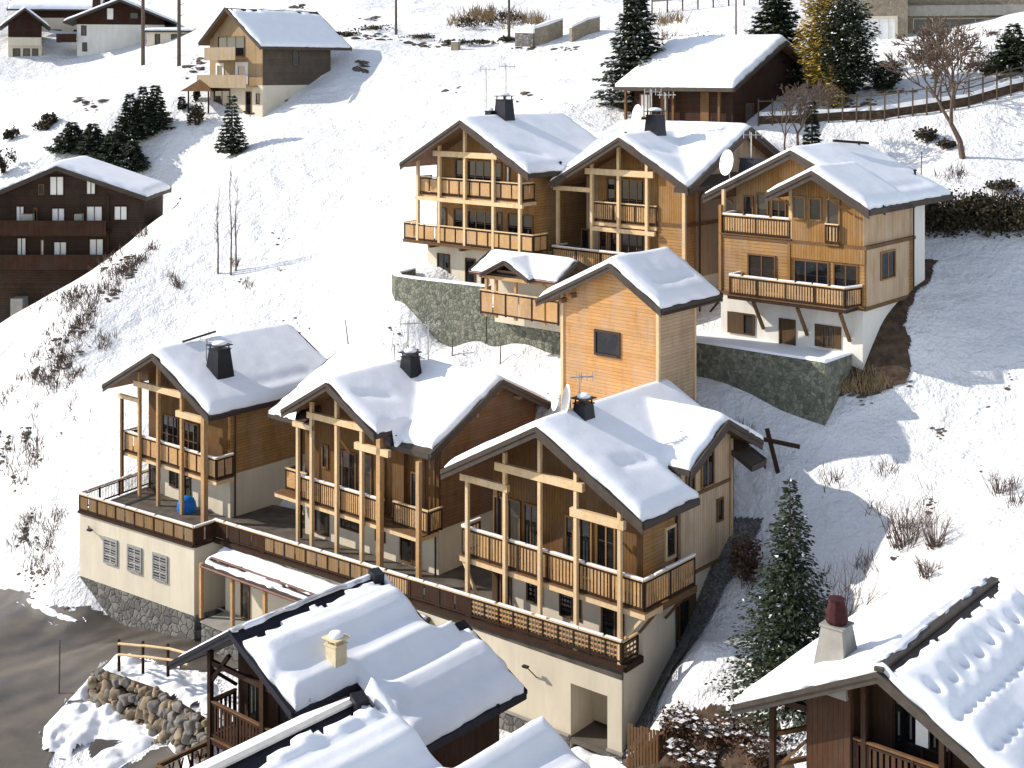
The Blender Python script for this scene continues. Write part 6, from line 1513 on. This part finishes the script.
for px, pb, pt, lb in ((349, 345, 318, 'thin leaning marker pole behind the middle front chalet'), (452, 352, 336, 'short marker stake on the snow below the pale stone wall'), (500, 363, 345, 'short stake right of the other below the pale stone wall'), (921, 178, 152, 'thin marker stake behind the upper right chalet'), (59, 694, 640, 'thin stake standing on the grey road')):
    x, y, z = P_(px, pb); h = (pb-pt)*y/FP; m = MB(); m.tube((0,0,-.2), (.05 if px != 349 else -.25, 0, h), .045, .035, 6); m.lathe((.05 if px != 349 else -.25, 0, h), [(.045, 0), (.03, .04), (0, .05)], 6)
    o = m.build('marker_stake', M['pole']); o.location = (x, y, z); tag(o, lb, 'stake')
# wooden cross-shaped posts on shaded snow
x, y, z = P_(778, 470); root = empty('timber_cross', (x, y, z)); tag(root, 'leaning dark timber post with a crossbar, on the snow beyond the dormer', 'post')
m = MB(); k_ = y/FP; m.bar((.05*1, 0, -.3), (-11*k_, 0, 42*k_), .22, .22); m.build('post', M['dark_beam'], root)
m = MB(); m.bar((-22*k_, -.15, 34*k_), (21*k_, -.15, 25*k_), .2, .2); m.build('crossbar', M['dark_beam'], root)
# little canopy by B1
x, y, z = P_(202, 108); c = Ch('garden_canopy', 'tiny open canopy with a pointed dark roof, left of the tan hillside chalet', 'shelter', x, y, z, rz=R(-10))
for a_, b_ in ((-1.2, -1), (1.2, -1), (-1.2, 1), (1.2, 1)): c.post(a_, b_, z-.5, z+2.0, .14, 'dark_beam')
m = c.mb(); m.add([(-1.9,-1.7,z+2.0),(1.9,-1.7,z+2.0),(1.9,1.7,z+2.0),(-1.9,1.7,z+2.0),(0,0,z+3.5)], [(0,1,4),(1,2,4),(2,3,4),(3,0,4),(3,2,1,0)]); c.part('roof', m, M['beam_d'])
# wooden palisade fence at lower right of the block
x0, y0 = c3.w(4.4, 1.1)[0], c3.w(4.4, 1.1)[1]
root = empty('board_fence', (5.6, 59.6, -1.2)); tag(root, 'weathered vertical board fence at the foot of the nearest chalet corner', 'fence')
pts = [(-.4, .5), (.9, -.6), (1.6, .1), (4.4, 2.2)]
m = MB(); rr = random.Random(2)
for (xa, ya), (xb, yb) in zip(pts[:-1], pts[1:]):
    L = math.hypot(xb-xa, yb-ya); n = int(L/.16)
    for i in range(n):
        t = (i+.5)/n; p = Vector((xa+(xb-xa)*t, ya+(yb-ya)*t, -.3+ .25*t)); d = Vector((xb-xa, yb-ya, 0)).normalized()*.065; nn = Vector((-d.y, d.x, 0))*.3; h = Vector((0,0,2.0+rr.uniform(-.06,.06)))
        m.add([p-d-nn, p+d-nn, p+d+nn, p-d+nn, p-d-nn+h, p+d-nn+h, p+d+nn+h, p-d+nn+h], [(0,3,2,1),(4,5,6,7),(0,1,5,4),(1,2,6,5),(2,3,7,6),(3,0,4,7)])
m.build('boards', M['beam_d'], root)
# blue covered item on the terrace
X_, Y_ = Ch_w(-22.65, 84.0, *(1.5, 1.5)); m = MB()
m.lathe((0,0,0), [(.62, 0), (.66, .35), (.60, .8), (.45, 1.15), (.22, 1.33), (0, 1.36)], 16)
m.lathe((0,0,1.30), [(.0, .02), (.06, .05), (.05, .1), (0, .12)], 8)
o = m.build('covered_barbecue', M['blue'], smooth=True); o.location = (X_, Y_, 2.14); o.scale = (.95, .8, .72); tag(o, 'bright blue covered round item on the left terrace', 'cover')
# distant vehicles / details at the top omitted where the photograph shows only blur

# ============================================================ camera, light, world
cam = bpy.data.cameras.new('camera'); co = link(bpy.data.objects.new('camera', cam)); co.location = (0, 0, ZC); co.rotation_euler = (R(90), 0, 0)
cam.sensor_width = 36; cam.lens = FP/1024*36; cam.shift_y = (YH-384)/1024; cam.clip_end = 2000; cam.clip_start = .5
scene.camera = co
el = 31.0; sx, sy = SUNXY; n_ = math.hypot(sx, sy); sx /= n_; sy /= n_
S_ = Vector((sx*math.cos(R(el)), sy*math.cos(R(el)), math.sin(R(el))))
sun = bpy.data.lights.new('sun', 'SUN'); so = link(bpy.data.objects.new('sun', sun)); so.rotation_euler = (-S_).to_track_quat('-Z', 'Y').to_euler(); so.location = (-60, 0, 90)
sun.energy = 3.35; sun.angle = R(.55); sun.color = (1.0, .93, .83)
w = bpy.data.worlds.new('World'); scene.world = w; w.use_nodes = True; nt = w.node_tree
sky = nt.nodes.new('ShaderNodeTexSky'); sky.sky_type = 'NISHITA'; sky.sun_disc = False; sky.sun_elevation = R(el); sky.sun_rotation = math.atan2(sx, sy); sky.altitude = 1500
hs = nt.nodes.new('ShaderNodeHueSaturation'); hs.inputs['Saturation'].default_value = .6; nt.links.new(sky.outputs[0], hs.inputs['Color']); nt.links.new(hs.outputs[0], nt.nodes['Background'].inputs[0]); nt.nodes['Background'].inputs[1].default_value = .15
scene.view_settings.view_transform = 'Standard'; scene.view_settings.look = 'None'; scene.view_settings.exposure = .80; scene.view_settings.gamma = 1
scene.render.engine = 'CYCLES'; scene.cycles.max_bounces = 6; scene.cycles.diffuse_bounces = 4; scene.cycles.glossy_bounces = 2; scene.cycles.use_denoising = True
